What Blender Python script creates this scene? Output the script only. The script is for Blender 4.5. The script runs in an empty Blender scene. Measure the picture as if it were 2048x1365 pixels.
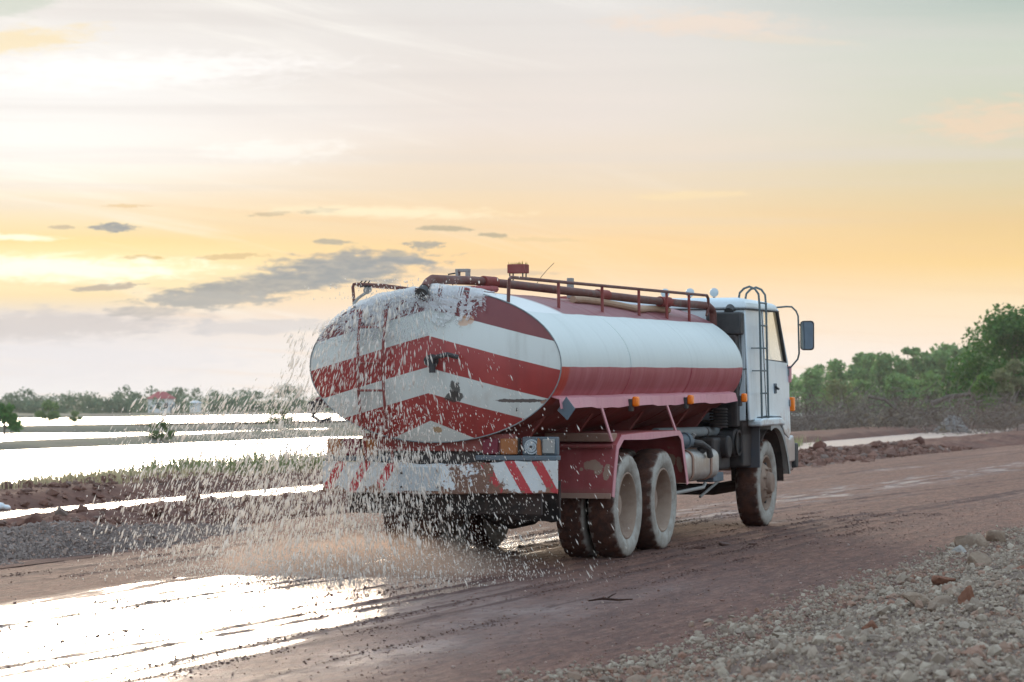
import bpy, bmesh, math, random
import numpy as np
from mathutils import Vector, Matrix
rad = math.radians
random.seed(7); rng = np.random.default_rng(7)
scene = bpy.context.scene
COL = scene.collection

# ------------------------------------------------------------------ camera
PHI = 0.3241                       # heading of the road and truck, from the camera's forward axis
SP, CP = math.sin(PHI), math.cos(PHI)
TX, TY = 0.0082, 28.07             # foot of the truck's rearmost axle, on the road's centre
SLOPE = 0.009                      # the road climbs gently ahead
cd = bpy.data.cameras.new('camera'); cam = bpy.data.objects.new('camera', cd); COL.objects.link(cam)
cd.sensor_width = 36.0; cd.lens = 99.7; cd.clip_start = 0.5; cd.clip_end = 12000
cam.location = (0, 0, 1.553); cam.rotation_euler = (rad(90 + 1.187), 0, 0)
cd.dof.use_dof = True; cd.dof.focus_distance = 27.0; cd.dof.aperture_fstop = 5.0
scene.camera = cam

# ------------------------------------------------------------------ node helper
def lin(r, g, b, k=1.0):
    f = lambda c: ((c/255) / 12.92 if c/255 <= 0.04045 else ((c/255 + 0.055)/1.055)**2.4)
    return (f(r)*k, f(g)*k, f(b)*k, 1.0)

class S:                                            # a socket with arithmetic
    def __init__(s, t, o): s.t, s.o = t, o
    def _m(s, op, b=None, c=None): return s.t.math(op, s, b, c)
    def __add__(s, b): return s._m('ADD', b)
    def __radd__(s, b): return s._m('ADD', b)
    def __sub__(s, b): return s._m('SUBTRACT', b)
    def __rsub__(s, b): return s.t.math('SUBTRACT', b, s)
    def __mul__(s, b): return s._m('MULTIPLY', b)
    def __rmul__(s, b): return s._m('MULTIPLY', b)
    def __truediv__(s, b): return s._m('DIVIDE', b)
    def abs(s): return s._m('ABSOLUTE')
    def frac(s): return s._m('FRACT')
    def gt(s, b): return s._m('GREATER_THAN', b)
    def lt(s, b): return s._m('LESS_THAN', b)
    def max(s, b): return s._m('MAXIMUM', b)
    def min(s, b): return s._m('MINIMUM', b)
    def sqrt(s): return s._m('SQRT')

class T:                                            # a node tree
    def __init__(s, tree): s.tree = tree; tree.nodes.clear()
    def put(s, sock, v):
        if v is None: return
        if isinstance(v, S): s.tree.links.new(v.o, sock)
        else:
            if hasattr(sock.default_value, '__len__') and not hasattr(v, '__len__'): v = [v]*len(sock.default_value)
            if hasattr(v, '__len__') and len(v) == 4 and len(sock.default_value) == 3: v = v[:3]
            if hasattr(v, '__len__') and len(v) == 3 and len(sock.default_value) == 4: v = tuple(v) + (1,)
            sock.default_value = v
    def node(s, typ, ins={}, out=0, **props):
        n = s.tree.nodes.new(typ)
        for k, v in props.items(): setattr(n, k, v)
        for k, v in ins.items(): s.put(n.inputs[k], v)
        return S(s, n.outputs[out])
    def math(s, op, a, b=None, c=None, clamp=False):
        n = s.tree.nodes.new('ShaderNodeMath'); n.operation = op; n.use_clamp = clamp
        for i, v in enumerate((a, b, c)):
            if v is not None: s.put(n.inputs[i], v)
        return S(s, n.outputs[0])
    def smooth(s, x, a, b):                         # smoothstep from a (0) to b (1)
        if a > b: return 1.0 - s.smooth(x, b, a)
        return s.node('ShaderNodeMapRange', {0: x, 1: a, 2: b}, interpolation_type='SMOOTHSTEP')
    def mix(s, f, a, b, mode='MIX'):
        n = s.tree.nodes.new('ShaderNodeMix'); n.data_type = 'RGBA'; n.blend_type = mode
        s.put(n.inputs[0], f); s.put(n.inputs[6], a); s.put(n.inputs[7], b)
        return S(s, n.outputs[2])
    def ramp(s, f, stops, interp='LINEAR'):
        n = s.tree.nodes.new('ShaderNodeValToRGB'); cr = n.color_ramp; cr.interpolation = interp
        while len(cr.elements) < len(stops): cr.elements.new(0.5)
        for e, (p, c) in zip(cr.elements, stops): e.position = p
        for e, (p, c) in zip(cr.elements, stops): e.color = c if hasattr(c, '__len__') else (c, c, c, 1)
        s.put(n.inputs[0], f); return S(s, n.outputs[0])
    def noise(s, vec, scale=1, detail=4, rough=0.55, dist=0.0, out=0):
        return s.node('ShaderNodeTexNoise', {'Vector': vec, 'Scale': scale, 'Detail': detail, 'Roughness': rough, 'Distortion': dist}, out)
    def comb(s, x, y, z=0.0): return s.node('ShaderNodeCombineXYZ', {0: x, 1: y, 2: z})
    def sep(s, v):
        n = s.tree.nodes.new('ShaderNodeSeparateXYZ'); s.put(n.inputs[0], v)
        return [S(s, n.outputs[i]) for i in range(3)]
    def bump(s, h, strength=0.3, dist=0.02): return s.node('ShaderNodeBump', {'Height': h, 'Strength': strength, 'Distance': dist})
    def scalevec(s, v, sc): return s.node('ShaderNodeMapping', {'Vector': v, 'Scale': sc})
    def objco(s): return s.node('ShaderNodeTexCoord', out=3)
    def pos(s): return s.node('ShaderNodeNewGeometry', out=0)
    def surface(s, sh): 
        o = s.tree.nodes.new('ShaderNodeOutputMaterial'); s.tree.links.new(sh.o, o.inputs['Surface'])
    def pbsdf(s, **k):
        names = dict(base='Base Color', rough='Roughness', metal='Metallic', spec='Specular IOR Level', normal='Normal', coat='Coat Weight', coatr='Coat Roughness', coati='Coat IOR', trans='Transmission Weight', ior='IOR', emit='Emission Color', emits='Emission Strength', alpha='Alpha')
        return s.node('ShaderNodeBsdfPrincipled', {names[a]: b for a, b in k.items()})

def newmat(name):
    m = bpy.data.materials.new(name); m.use_nodes = True
    return m, T(m.node_tree)

# ------------------------------------------------------------------ world: a dusk sky with thin cloud, sun low behind cloud on the left
SUN_AZ, SUN_EL = rad(-10.5), rad(6.5)
world = bpy.data.worlds.new('World'); scene.world = world; world.use_nodes = True
w = T(world.node_tree)
dx, dy, dz = w.sep(w.node('ShaderNodeTexCoord', out=0))
az = w.math('ARCTAN2', dx, dy)
el = w.math('ARCSINE', dz)
ex = az*5672.0 + 1024.0; ey = 800.0 - el*5672.0     # fine angular units for placing clouds
sq = w.math('POWER', (el/1.5708).max(0.0), 0.5)
def st(*lst, k=1.0): return [((e/8910.0)**0.5, lin(*c[:3], (c[3] if len(c) > 3 else 1.0)*(k if e < 1000 else 1.0))) for e, c in lst]
SKY = 0.765                                          # keeps the sky's own tones at the chosen exposure
def sk(r, g, b, k=1.0): return lin(r, g, b, k*SKY)
upper = [(1500, (206, 222, 232, 1.08)), (3600, (196, 220, 240, 1.18)), (8910, (186, 214, 244, 1.20))]
rl = w.ramp(sq, st((0, (240, 238, 236)), (90, (234, 231, 233)), (165, (230, 222, 216)), (205, (250, 226, 178)), (262, (255, 240, 190, 1.08)), (318, (255, 226, 158)), (400, (254, 238, 212)), (480, (252, 247, 240, 1.06)), (610, (248, 246, 243, 1.03)), (780, (238, 233, 228, 1.0)), *upper, k=SKY))
rc = w.ramp(sq, st((0, (250, 243, 238)), (100, (248, 238, 228)), (200, (254, 226, 194)), (280, (254, 216, 160)), (350, (250, 218, 170)), (430, (240, 220, 192)), (550, (236, 225, 216)), (800, (228, 225, 222)), *upper, k=SKY))
rr = w.ramp(sq, st((0, (252, 238, 228)), (100, (254, 234, 214)), (200, (252, 228, 188)), (270, (250, 214, 148)), (350, (236, 205, 150)), (430, (222, 208, 170)), (550, (212, 212, 190)), (690, (202, 212, 196)), (810, (178, 193, 188)), *upper, k=SKY))
back = w.ramp(sq, st((0, (196, 208, 230)), (600, (200, 214, 234)), *upper))
wv = w.comb(az*9.0, el*85.0, 0.0)
streak = w.noise(wv, 1.0, 5, 0.55, 0.6)
azw = az + (streak - 0.5)*0.05
fl = w.smooth(azw, 0.0, -0.17); fr = w.smooth(azw, 0.02, 0.20)
fb = w.smooth(az.abs(), 0.5, 1.9)
sky = w.mix(fr, w.mix(fl, rc, rl), rr)
sky = w.mix(fb, sky, back)
# thin bright wisps
wisp = w.smooth(w.noise(w.comb(az*5.0 + 3.0, el*70.0 + az*14.0, 2.0), 1.0, 6, 0.6, 0.9), 0.48, 0.82)
sky = w.mix(wisp*0.6*w.smooth(az, 0.10, -0.06), sky, sk(255, 252, 244, 1.1))
band = w.smooth(w.noise(w.comb(az*3.0 + 9.0, el*110.0, 5.0), 1.0, 5, 0.55, 0.4), 0.42, 0.75)
sky = w.mix(band*0.42*w.smooth(el, .045, .075), sky, sk(222, 216, 212))
band2 = w.smooth(w.noise(w.comb(az*7.0 + 1.0, el*160.0 + az*10.0, 8.0), 1.0, 6, 0.6, 0.6), 0.48, 0.72)
sky = w.mix(band2*0.30*w.smooth(el, .085, .06), sky, sk(244, 206, 160))
plain = sky                                        # the sky without single clouds, used away from where they are
cn = w.noise(w.comb(ex/80.0, ey/20.0 + ex/300.0, 0.0), 1.0, 7, 0.64, 0.5)
cn2 = w.noise(w.comb(ex/40.0, ey/11.0, 4.0), 1.0, 5, 0.6, 0.2)
cn3 = w.noise(w.comb(ex/22.0, ey/5.5, 4.0), 1.0, 5, 0.62, 0.5)
cnn = cn + (cn2 - 0.5)*0.55
def cloud(base, cx, cy, rx, ry, rot, col, alpha, soft=(1.12, 0.72), nz=None, amp=2.1):
    n = nz or cnn
    c, s_ = math.cos(rot), math.sin(rot)
    a = ((ex - cx)*(c/rx) + (ey - cy)*(s_/rx)); b = ((ex - cx)*(-s_/ry) + (ey - cy)*(c/ry))
    d = (a*a + b*b).sqrt() + (n - 0.5)*amp
    return w.mix(w.smooth(d, soft[0], soft[1])*alpha, base, col)
GREY = w.mix(w.smooth(cn2 + (cn3 - .5)*.3, .35, .8), sk(154, 159, 160), sk(184, 179, 170))
for q in [(80, 655, 330, 34, -0.03, sk(206, 200, 198), .75, (1.2, .4)), (100, 725, 420, 45, 0, sk(228, 226, 228), .55, (1.3, .3)), (520, 655, 200, 15, -0.03, sk(206, 204, 206), .6, (1.2, .6)),
          (560, 568, 300, 30, -0.16, GREY, .92, (1.2, .55)), (700, 535, 165, 36, -0.05, GREY, .92, (1.2, .55)), (430, 600, 160, 14, -0.02, sk(180, 178, 172), .85, (1.1, .7)), (300, 625, 90, 12, 0, sk(196, 190, 184), .7, (1.2, .6)),
          (960, 545, 160, 7, 0.02, sk(215, 195, 170), .7, (1.2, .6)), (1300, 300, 260, 26, -0.05, sk(236, 222, 206), .35, (1.3, .3))]:
    sky = cloud(sky, q[0], q[1], q[2], q[3], q[4], q[5], q[6], q[7])
for q in [(232, 459, 46, 9, .03, GREY, .95), (130, 459, 26, 5, 0, sk(200, 185, 160), .8), (640, 423, 40, 6, -.05, sk(196, 182, 158), .9), (540, 430, 40, 5, -.08, sk(208, 190, 160), .8), (888, 458, 56, 6, .02, sk(190, 178, 152), .9),
          (850, 490, 40, 8, 0, sk(178, 172, 158), .95), (985, 471, 32, 5, .05, sk(190, 178, 152), .9), (215, 578, 75, 7, -.08, sk(188, 176, 160), .9), (290, 518, 45, 5, 0, sk(220, 188, 130), .8), (255, 416, 45, 4, 0, sk(236, 206, 160), .8),
          (460, 515, 70, 6, -.05, sk(222, 194, 146), .8), (660, 485, 40, 6, 0, sk(186, 178, 160), .9), (790, 508, 30, 6, 0, sk(182, 176, 162), .9), (1080, 480, 90, 5, .02, sk(232, 206, 160), .5)]:
    sky = cloud(sky, *q, (1.1, .7), cn3, 2.4)
for q in [(1410, 52, 190, 26, .02, sk(240, 222, 206), .75, (1.3, .3)), (1560, 85, 150, 9, .06, sk(232, 220, 204), .6, (1.3, .4)), (1985, 250, 150, 42, -.05, sk(246, 214, 184), .6, (1.3, .3)), (40, 95, 160, 26, -.1, sk(250, 228, 180), .7, (1.3, .3)), (20, 20, 110, 30, -.2, sk(206, 214, 200), .7, (1.3, .4)),
          (1380, 392, 130, 8, -.02, sk(250, 226, 182), .7, (1.3, .4)), (780, 425, 260, 12, .02, sk(255, 240, 205, 1.05), .7, (1.3, .3)), (250, 150, 420, 36, -.04, sk(255, 252, 250, 1.15), .5, (1.3, .2)), (550, 305, 150, 24, -.03, sk(255, 252, 246, 1.1), .4, (1.3, .3)), (130, 540, 300, 26, 0, sk(255, 252, 226, 1.2), .85, (1.3, .3)), (20, 480, 100, 7, 0, sk(255, 250, 225, 1.15), .8, (1.3, .4))]:
    sky = cloud(sky, *q)
nish = w.node('ShaderNodeTexSky', sky_type='NISHITA', sun_disc=False, sun_elevation=SUN_EL, sun_rotation=SUN_AZ, altitude=0, air_density=1.0, dust_density=2.0)
bg1 = w.node('ShaderNodeBackground', {0: nish, 1: 0.05})
near = az.abs().lt(0.30)*el.lt(0.175)*el.gt(-0.01)     # no single cloud reaches outside this part of the sky
bgc = w.node('ShaderNodeBackground', {0: sky, 1: 1.0}); bgp = w.node('ShaderNodeBackground', {0: plain, 1: 1.0})
bg2 = w.node('ShaderNodeMixShader', {0: near, 1: bgp, 2: bgc})
addb = w.tree.nodes.new('ShaderNodeMixShader'); addb.inputs[0].default_value = 0.996; w.tree.links.new(bg1.o, addb.inputs[1]); w.tree.links.new(bg2.o, addb.inputs[2])
wo = w.tree.nodes.new('ShaderNodeOutputWorld'); w.tree.links.new(addb.outputs[0], wo.inputs[0])

sun = bpy.data.lights.new('sun', 'SUN'); sun.energy = 2.2; sun.angle = rad(17); sun.color = (1.0, 0.80, 0.60)
so = bpy.data.objects.new('sun', sun); COL.objects.link(so)
sd = Vector((math.sin(SUN_AZ)*math.cos(SUN_EL), math.cos(SUN_AZ)*math.cos(SUN_EL), math.sin(SUN_EL)))
so.rotation_euler = sd.to_track_quat('Z', 'Y').to_euler()

vs_ = scene.view_settings; vs_.view_transform = 'Standard'; vs_.look = 'None'; vs_.exposure = 0.43; vs_.gamma = 1.0; vs_.use_curve_mapping = False
scene.cycles.max_bounces = 8; scene.cycles.transparent_max_bounces = 12; scene.cycles.volume_bounces = 1
scene.cycles.use_adaptive_sampling = True; scene.cycles.adaptive_threshold = 0.02
scene.cycles.use_denoising = True; scene.cycles.caustics_reflective = False; scene.cycles.caustics_refractive = False

# ------------------------------------------------------------------ mesh helpers
def link(o, parent=None):
    COL.objects.link(o)
    if parent is not None: o.parent = parent
    return o
def tag(o, label=None, cat=None, group=None, kind=None):
    for k, v in (('label', label), ('category', cat), ('group', group), ('kind', kind)):
        if v: o[k] = v
    return o
def npmesh(name, verts, faces, mat, smooth=False, attr=None):
    verts = np.asarray(verts, np.float32); faces = np.asarray(faces, np.int32)
    me = bpy.data.meshes.new(name); k = faces.shape[1]
    me.vertices.add(len(verts)); me.vertices.foreach_set('co', verts.ravel())
    me.loops.add(faces.size); me.loops.foreach_set('vertex_index', faces.ravel())
    me.polygons.add(len(faces)); me.polygons.foreach_set('loop_start', np.arange(0, faces.size, k, dtype=np.int32))
    me.polygons.foreach_set('loop_total', np.full(len(faces), k, np.int32))
    me.update(calc_edges=True)
    me.polygons.foreach_set('use_smooth', np.full(len(faces), bool(smooth)))
    if attr is not None:
        a = me.attributes.new('tone', 'FLOAT', 'FACE'); a.data.foreach_set('value', np.asarray(attr, np.float32))
    me.materials.append(mat); me.validate(); return me

class MB:
    """collects shapes given as (u forward, v right, w up); build() makes one mesh object (y = -v)"""
    def __init__(s, flip=True): s.v, s.f, s.flip = [], [], flip
    def add(s, vs, fs):
        b = len(s.v); s.v += [tuple(p) for p in vs]; s.f += [tuple(i + b for i in f) for f in fs]; return s
    def box(s, u0, u1, v0, v1, w0, w1):
        c = [(u, v, w_) for u in (u0, u1) for v in (v0, v1) for w_ in (w0, w1)]
        return s.add(c, [(0, 1, 3, 2), (4, 6, 7, 5), (0, 4, 5, 1), (2, 3, 7, 6), (0, 2, 6, 4), (1, 5, 7, 3)])
    def prism(s, poly, v0, v1, axis='v'):            # poly of 2-tuples in the plane across the axis
        n = len(poly)
        def pt(p, a, i):
            a = a[i] if hasattr(a, '__len__') else a
            return {'v': (p[0], a, p[1]), 'u': (a, p[0], p[1]), 'w': (p[0], p[1], a)}[axis]
        vs = [pt(p, v0, i) for i, p in enumerate(poly)] + [pt(p, v1, i) for i, p in enumerate(poly)]
        return s.add(vs, [tuple(range(n)), tuple(range(2*n - 1, n - 1, -1))] + [(i, (i + 1) % n, n + (i + 1) % n, n + i) for i in range(n)])
    def loft(s, rings, caps=True, closed=True):
        n = len(rings[0]); vs = [p for r in rings for p in r]; fs = []
        for k in range(len(rings) - 1):
            for i in range(n if closed else n - 1):
                fs.append((k*n + i, k*n + (i + 1) % n, (k + 1)*n + (i + 1) % n, (k + 1)*n + i))
        if caps: fs += [tuple(range(n)), tuple(range((len(rings) - 1)*n, len(rings)*n))[::-1]]
        return s.add(vs, fs)
    def tube(s, pts, r, n=10, caps=True, closed=False):
        P = [Vector(p) for p in pts]; rings = []; m = len(P)
        rr_ = r if hasattr(r, '__len__') else [r]*m
        up = Vector((0.013, 0.021, 1)) 
        prev = None
        for i, p in enumerate(P):
            a = P[(i - 1) % m] if (closed or i > 0) else p; b = P[(i + 1) % m] if (closed or i < m - 1) else p
            t = (b - a); t = t.normalized() if t.length > 1e-9 else Vector((1, 0, 0))
            if prev is None:
                x = t.cross(up); x = x if x.length > 1e-3 else t.cross(Vector((1, 0, 0)))
            else: x = prev - t*prev.dot(t)
            x.normalize(); prev = x; y = t.cross(x)
            rings.append([p + (x*math.cos(2*math.pi*k/n) + y*math.sin(2*math.pi*k/n))*rr_[i] for k in range(n)])
        if closed: rings.append(rings[0])
        return s.loft(rings, caps and not closed)
    def cyl(s, p0, p1, r0, r1=None, n=16): return s.tube([p0, p1], [r0, r0 if r1 is None else r1], n)
    def lathe(s, prof, c, n=32, mod=None, caps=False):   # prof (radius, v) round an axis along v through c=(u,w)
        rings = []
        for j, (r, v) in enumerate(prof):
            rings.append([(c[0] + (r + (mod(j, i) if mod else 0))*math.cos(2*math.pi*i/n), v, c[1] + (r + (mod(j, i) if mod else 0))*math.sin(2*math.pi*i/n)) for i in range(n)])
        return s.loft(rings, caps)
    def blob(s, c, r, n=12, m=8):
        rings = [[(c[0] + r[0]*math.sin(math.pi*j/m)*math.cos(2*math.pi*i/n), c[1] + r[1]*math.sin(math.pi*j/m)*math.sin(2*math.pi*i/n), c[2] + r[2]*math.cos(math.pi*j/m)) for i in range(n)] for j in range(1, m)]
        return s.loft(rings, True)
    def build(s, name, mat, parent=None, bevel=0.0, seg=2, sharp=35, smooth=True):
        me = bpy.data.meshes.new(name)
        me.from_pydata([(a, -b, c) for a, b, c in s.v] if s.flip else s.v, [], s.f)
        bm = bmesh.new(); bm.from_mesh(me); bmesh.ops.remove_doubles(bm, verts=bm.verts, dist=1e-6); bmesh.ops.recalc_face_normals(bm, faces=bm.faces); bm.to_mesh(me); bm.free()
        me.materials.append(mat)
        if smooth:
            me.shade_smooth()
            if sharp: me.set_sharp_from_angle(angle=rad(sharp))
        o = bpy.data.objects.new(name, me); link(o, parent)
        if bevel:
            b = o.modifiers.new('bevel', 'BEVEL'); b.width = bevel; b.segments = seg; b.limit_method = 'ANGLE'; b.angle_limit = rad(40)
        return o

def uv2xy(u, v): return TX + u*SP + v*CP, TY + u*CP - v*SP
def gz(u):                                            # gentle rise of the road, levelling off far away
    return SLOPE*(np.clip(u, -12, 7))
TABLES = {}
def fbm(x, y, sc, octs=4, seed=0, gain=0.5):
    """value noise, vectorised"""
    x = np.asarray(x, float)*sc; y = np.asarray(y, float)*sc; out = np.zeros(np.broadcast(x, y).shape); amp = 1.0; tot = 0
    for o in range(octs):
        r = TABLES.get((seed, o))
        if r is None: r = TABLES[(seed, o)] = np.random.default_rng(seed*101 + o).random((256, 256))
        xi = np.floor(x).astype(int); yi = np.floor(y).astype(int); fx = x - xi; fy = y - yi
        fx = fx*fx*(3 - 2*fx); fy = fy*fy*(3 - 2*fy)
        g = lambda a, b: r[a % 256, b % 256]
        out += amp*((g(xi, yi)*(1 - fx) + g(xi + 1, yi)*fx)*(1 - fy) + (g(xi, yi + 1)*(1 - fx) + g(xi + 1, yi + 1)*fx)*fy)
        tot += amp; amp *= gain; x = x*2.03 + 11.7; y = y*2.03 + 5.3
    return out/tot
def ss(x, a, b): t = np.clip((x - a)/(b - a), 0, 1); return t*t*(3 - 2*t)
def gridmesh(name, us, vs, zf, mat, smooth=True, extra=None):
    U, V = np.meshgrid(us, vs, indexing='ij'); Z = zf(U, V)
    X, Y = uv2xy(U, V); vert = np.stack([X, Y, Z], -1).reshape(-1, 3)
    n, m = U.shape; i = np.arange((n - 1)*(m - 1)); a = (i // (m - 1))*m + i % (m - 1)
    me = npmesh(name, vert, np.stack([a, a + m, a + m + 1, a + 1], 1), mat, smooth)
    if extra is not None:
        at = me.attributes.new('ridge', 'FLOAT', 'POINT'); at.data.foreach_set('value', extra(U, V).astype(np.float32).ravel())
    return me
def place(name, me, parent=None, loc=None):
    o = bpy.data.objects.new(name, me)
    if loc: o.location = loc
    return link(o, parent)
def nodes_uv(t):                                      # world position turned into road coordinates
    x, y, z = t.sep(t.pos())
    x = x - TX; y = y - TY
    return x*SP + y*CP, x*CP - y*SP, z
# ------------------------------------------------------------------ ground, road, banks, ponds
def earth_mat(name, c1, c2, c3, sc=1.0, rough=0.95, bump=0.5, bdist=0.03, spec=0.2):
    m, t = newmat(name); p = t.pos()
    n1 = t.noise(p, 0.35*sc, 5, 0.6); n2 = t.noise(p, 6*sc, 6, 0.65); n3 = t.noise(p, 40*sc, 4, 0.6)
    c = t.mix(t.smooth(n1, .35, .65), c1, c2); c = t.mix(t.smooth(n2, .45, .75)*0.7, c, c3)
    c = t.mix(t.smooth(n3, .3, .7)*0.5, c, t.mix(0.5, c, (0.02, .015, .012, 1)))
    h = n2*1.0 + n3*0.5
    t.surface(t.pbsdf(base=c, rough=rough, spec=spec, normal=t.bump(h, bump, bdist))); return m

def road_mat():
    m, t = newmat('laterite_road'); u, v, z = nodes_uv(t)
    fine = t.noise(t.comb(u*1.0, v*1.0, 0), 26, 5, 0.65); grit = t.noise(t.comb(u, v, 3.0), 95, 3, 0.6)
    lane = t.noise(t.comb(u*0.07, v*0.95, 0), 1.0, 6, 0.6, 0.3)          # long tracks along the road
    lane2 = t.noise(t.comb(u*0.35, v*3.2, 7), 1.0, 6, 0.65, 0.4)
    patch = t.noise(t.comb(u*0.5, v*0.7, 1), 1.0, 5, 0.6)
    dry = t.mix(t.smooth(lane2, .35, .68), lin(166, 124, 106), lin(138, 104, 92))
    dry = t.mix(t.smooth(lane, .52, .72)*0.7, dry, lin(184, 146, 128))
    dry = t.mix(t.smooth(patch, .55, .75)*0.6, dry, lin(140, 110, 104))
    dry = t.mix(t.smooth(fine, .5, .72)*0.55, dry, lin(104, 78, 72))
    mid = t.noise(t.comb(u*.55, v*2.2, 11), 4.2, 6, 0.74); med = t.noise(t.comb(u*.5, v*2.0, 15), 12.0, 4, 0.7)
    dry = t.mix(t.smooth(mid, .50, .60)*0.75, dry, lin(112, 86, 78))
    dry = t.mix(t.smooth(mid, .47, .38)*0.65, dry, lin(188, 154, 136))
    dry = t.mix(t.smooth(med, .52, .62)*0.6, dry, lin(104, 80, 74)); dry = t.mix(t.smooth(med, .46, .38)*.5, dry, lin(196, 166, 150))
    dry = t.mix(t.smooth(grit, .55, .68)*0.6, dry, lin(200, 178, 162))
    dry = t.mix(t.smooth(grit, .45, .34)*0.5, dry, lin(98, 74, 68))
    dry = t.mix(1.0, dry, (.52, .43, .395, 1), 'MULTIPLY')
    # how wet: soaked behind the truck, damp streaks elsewhere
    wob = (lane2 - 0.5)*1.5
    bandm = t.smooth(v + wob, -2.15, -1.45)*t.smooth(v + wob*1.5, 2.9, -.1)
    soaked = bandm*t.smooth(u + (patch - .5)*1.6, -2.4, -3.9)
    damp = (t.smooth(lane + (patch - .5)*0.5, .5, .78)*t.smooth(v, 3.6, 1.8)*t.smooth(v, -4.3, -2.6)).max(t.smooth(v + wob*.8, 4.0, 2.4)*t.smooth(u, 0.5, -4.0)*t.smooth(v, -.5, .5)*(.45 + patch*.6))
    under = t.smooth(v + wob*.6, -1.5, -.9)*t.smooth(v + wob*.6, .5, -.1)*t.smooth(u, -3.0, -1.0)*t.smooth(lane2, .38, .6)*t.smooth(u, 9, 3).max(.62)*0.9
    wet = (soaked*1.15).max(damp*0.62).max(under).min(1.0)
    crumb = t.smooth(t.noise(t.comb(u*1.0, v*2.2, 5), 5.0, 6, 0.7), .56, .70)      # mud crumbs standing out of the film
    rdg = t.node('ShaderNodeAttribute', attribute_name='ridge', out=2)
    film = t.smooth(wet + (patch - .5)*.5 - crumb*0.42 - t.smooth(rdg + (mid - .5)*1.6, .4, .75)*.9, .32, .95)
    base = t.mix(wet*0.75, dry, lin(92, 66, 62)); base = t.mix(film*.8, base, lin(158, 136, 126)); base = t.mix((rdg*.8).min(.8), base, lin(84, 60, 54))  # muddy film's base also paled to whiten the sky's reflection in it
    rough = t.ramp(film.max(wet*.42), [(0, .8), (.3, .5), (.7, .28), (1, .15)])
    hgt = fine*(1.0 - film*0.93) + grit*0.35*(1.0 - film*0.93) + lane2*0.5*(1.0 - film*.8) + t.noise(t.comb(u*1.0, v*2.0, 9), 7.0, 4, .6)*film*0.11
    t.surface(t.pbsdf(base=base, rough=rough, spec=t.ramp(film, [(0, .25), (1, .75)]), coat=t.ramp(film, [(.35, 0), (.95, 1)]), coatr=.15, coati=1.65, normal=t.bump(hgt + mid*.9*(1.0 - film*.95), 0.8, 0.03))); return m
ROAD = road_mat()
SOIL = earth_mat('red_soil', lin(116, 80, 68), lin(98, 70, 62), lin(136, 102, 90))
BANK = earth_mat('dark_bank_soil', lin(112, 78, 66), lin(96, 70, 62), lin(136, 98, 84), 0.8)
FIELD = earth_mat('field_soil', lin(112, 116, 88), lin(136, 126, 108), lin(96, 104, 74), 0.08, 0.95, 0.3, 0.2)
DIKE = earth_mat('dike_soil', lin(98, 102, 86), lin(118, 110, 100), lin(84, 96, 66), 0.3, 0.95, 0.4, 0.1)
GRITM = earth_mat('gravel_bed', lin(128, 110, 98), lin(116, 96, 86), lin(146, 132, 118), 2.5, 0.95, 0.8, 0.03)

# one sheet to the horizon
g = npmesh('ground', [(-6000, -200, -1.25), (6000, -200, -1.25), (6000, 9000, -1.25), (-6000, 9000, -1.25)], [(0, 1, 2, 3)], FIELD)
tag(place('ground', g), kind='structure')

def mudridge(U, V, v0, dv, h, wd, seed):
    c = v0 + dv*U; l = fbm(U, V*0 + seed, 2.2, 4, seed); r = np.exp(-((V - c + (fbm(U, V*0, .9, 3, seed + 3) - .5)*0.12)/(wd*.62))**2)
    return r*h*np.clip(l*2.4 - .55, 0, 1.6)
RUTS = [(1.64, .031, .045, .05, 5), (-.45, .055, .05, .06, 6), (-.2, .06, .035, .05, 16), (1.08, .052, .06, .07, 7), (1.32, .052, .05, .05, 8), (1.9, .03, .03, .05, 9), (-1.05, .03, .04, .07, 10), (2.35, .012, .025, .05, 11), (-2.9, .0, .04, .09, 12), (-3.4, .0, .04, .09, 13), (.45, .045, .022, .035, 17), (.75, .05, .018, .03, 18), (-.75, .05, .02, .04, 19)]
def rut_sum(U, V): return sum(mudridge(U, V, *q) for q in RUTS)
def road_z(U, V):
    z = gz(U) + 0.02*np.clip(1 - np.abs(V)/5, 0, 1)
    flat = ss(V, -1.9, -1.4)*ss(-V, -2.2, -1.2)*ss(-U, 2.6, 4.0)
    z = z + (fbm(U*.25, V*1.3, 1.0, 4, 2) - .5)*(0.022 - .016*flat) + (fbm(U*1.0, V*2.4, 3.0, 3, 3) - .5)*(0.010 - .008*flat)
    z = z + rut_sum(U, V)*(.10 + .45*fbm(U, V, 9.0, 3, 14))
    z = z - 0.35*ss(V, 4.15, 5.2) - 0.30*ss(-V, 5.0, 6.2)
    return z
us = np.concatenate([np.linspace(-40, -13, 40, endpoint=False), np.linspace(-13, 12, 420, endpoint=False), np.linspace(12, 40, 190, endpoint=False), np.linspace(40, 400, 160)])
vsr = np.concatenate([np.linspace(-6.2, -4.6, 10, endpoint=False), np.linspace(-4.6, 4.4, 230, endpoint=False), np.linspace(4.4, 5.2, 6)])
tag(place('road', gridmesh('road', us, vsr, road_z, ROAD, True, lambda U, V: np.clip(rut_sum(U, V)/.02, 0, 1.5))), kind='structure')

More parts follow.
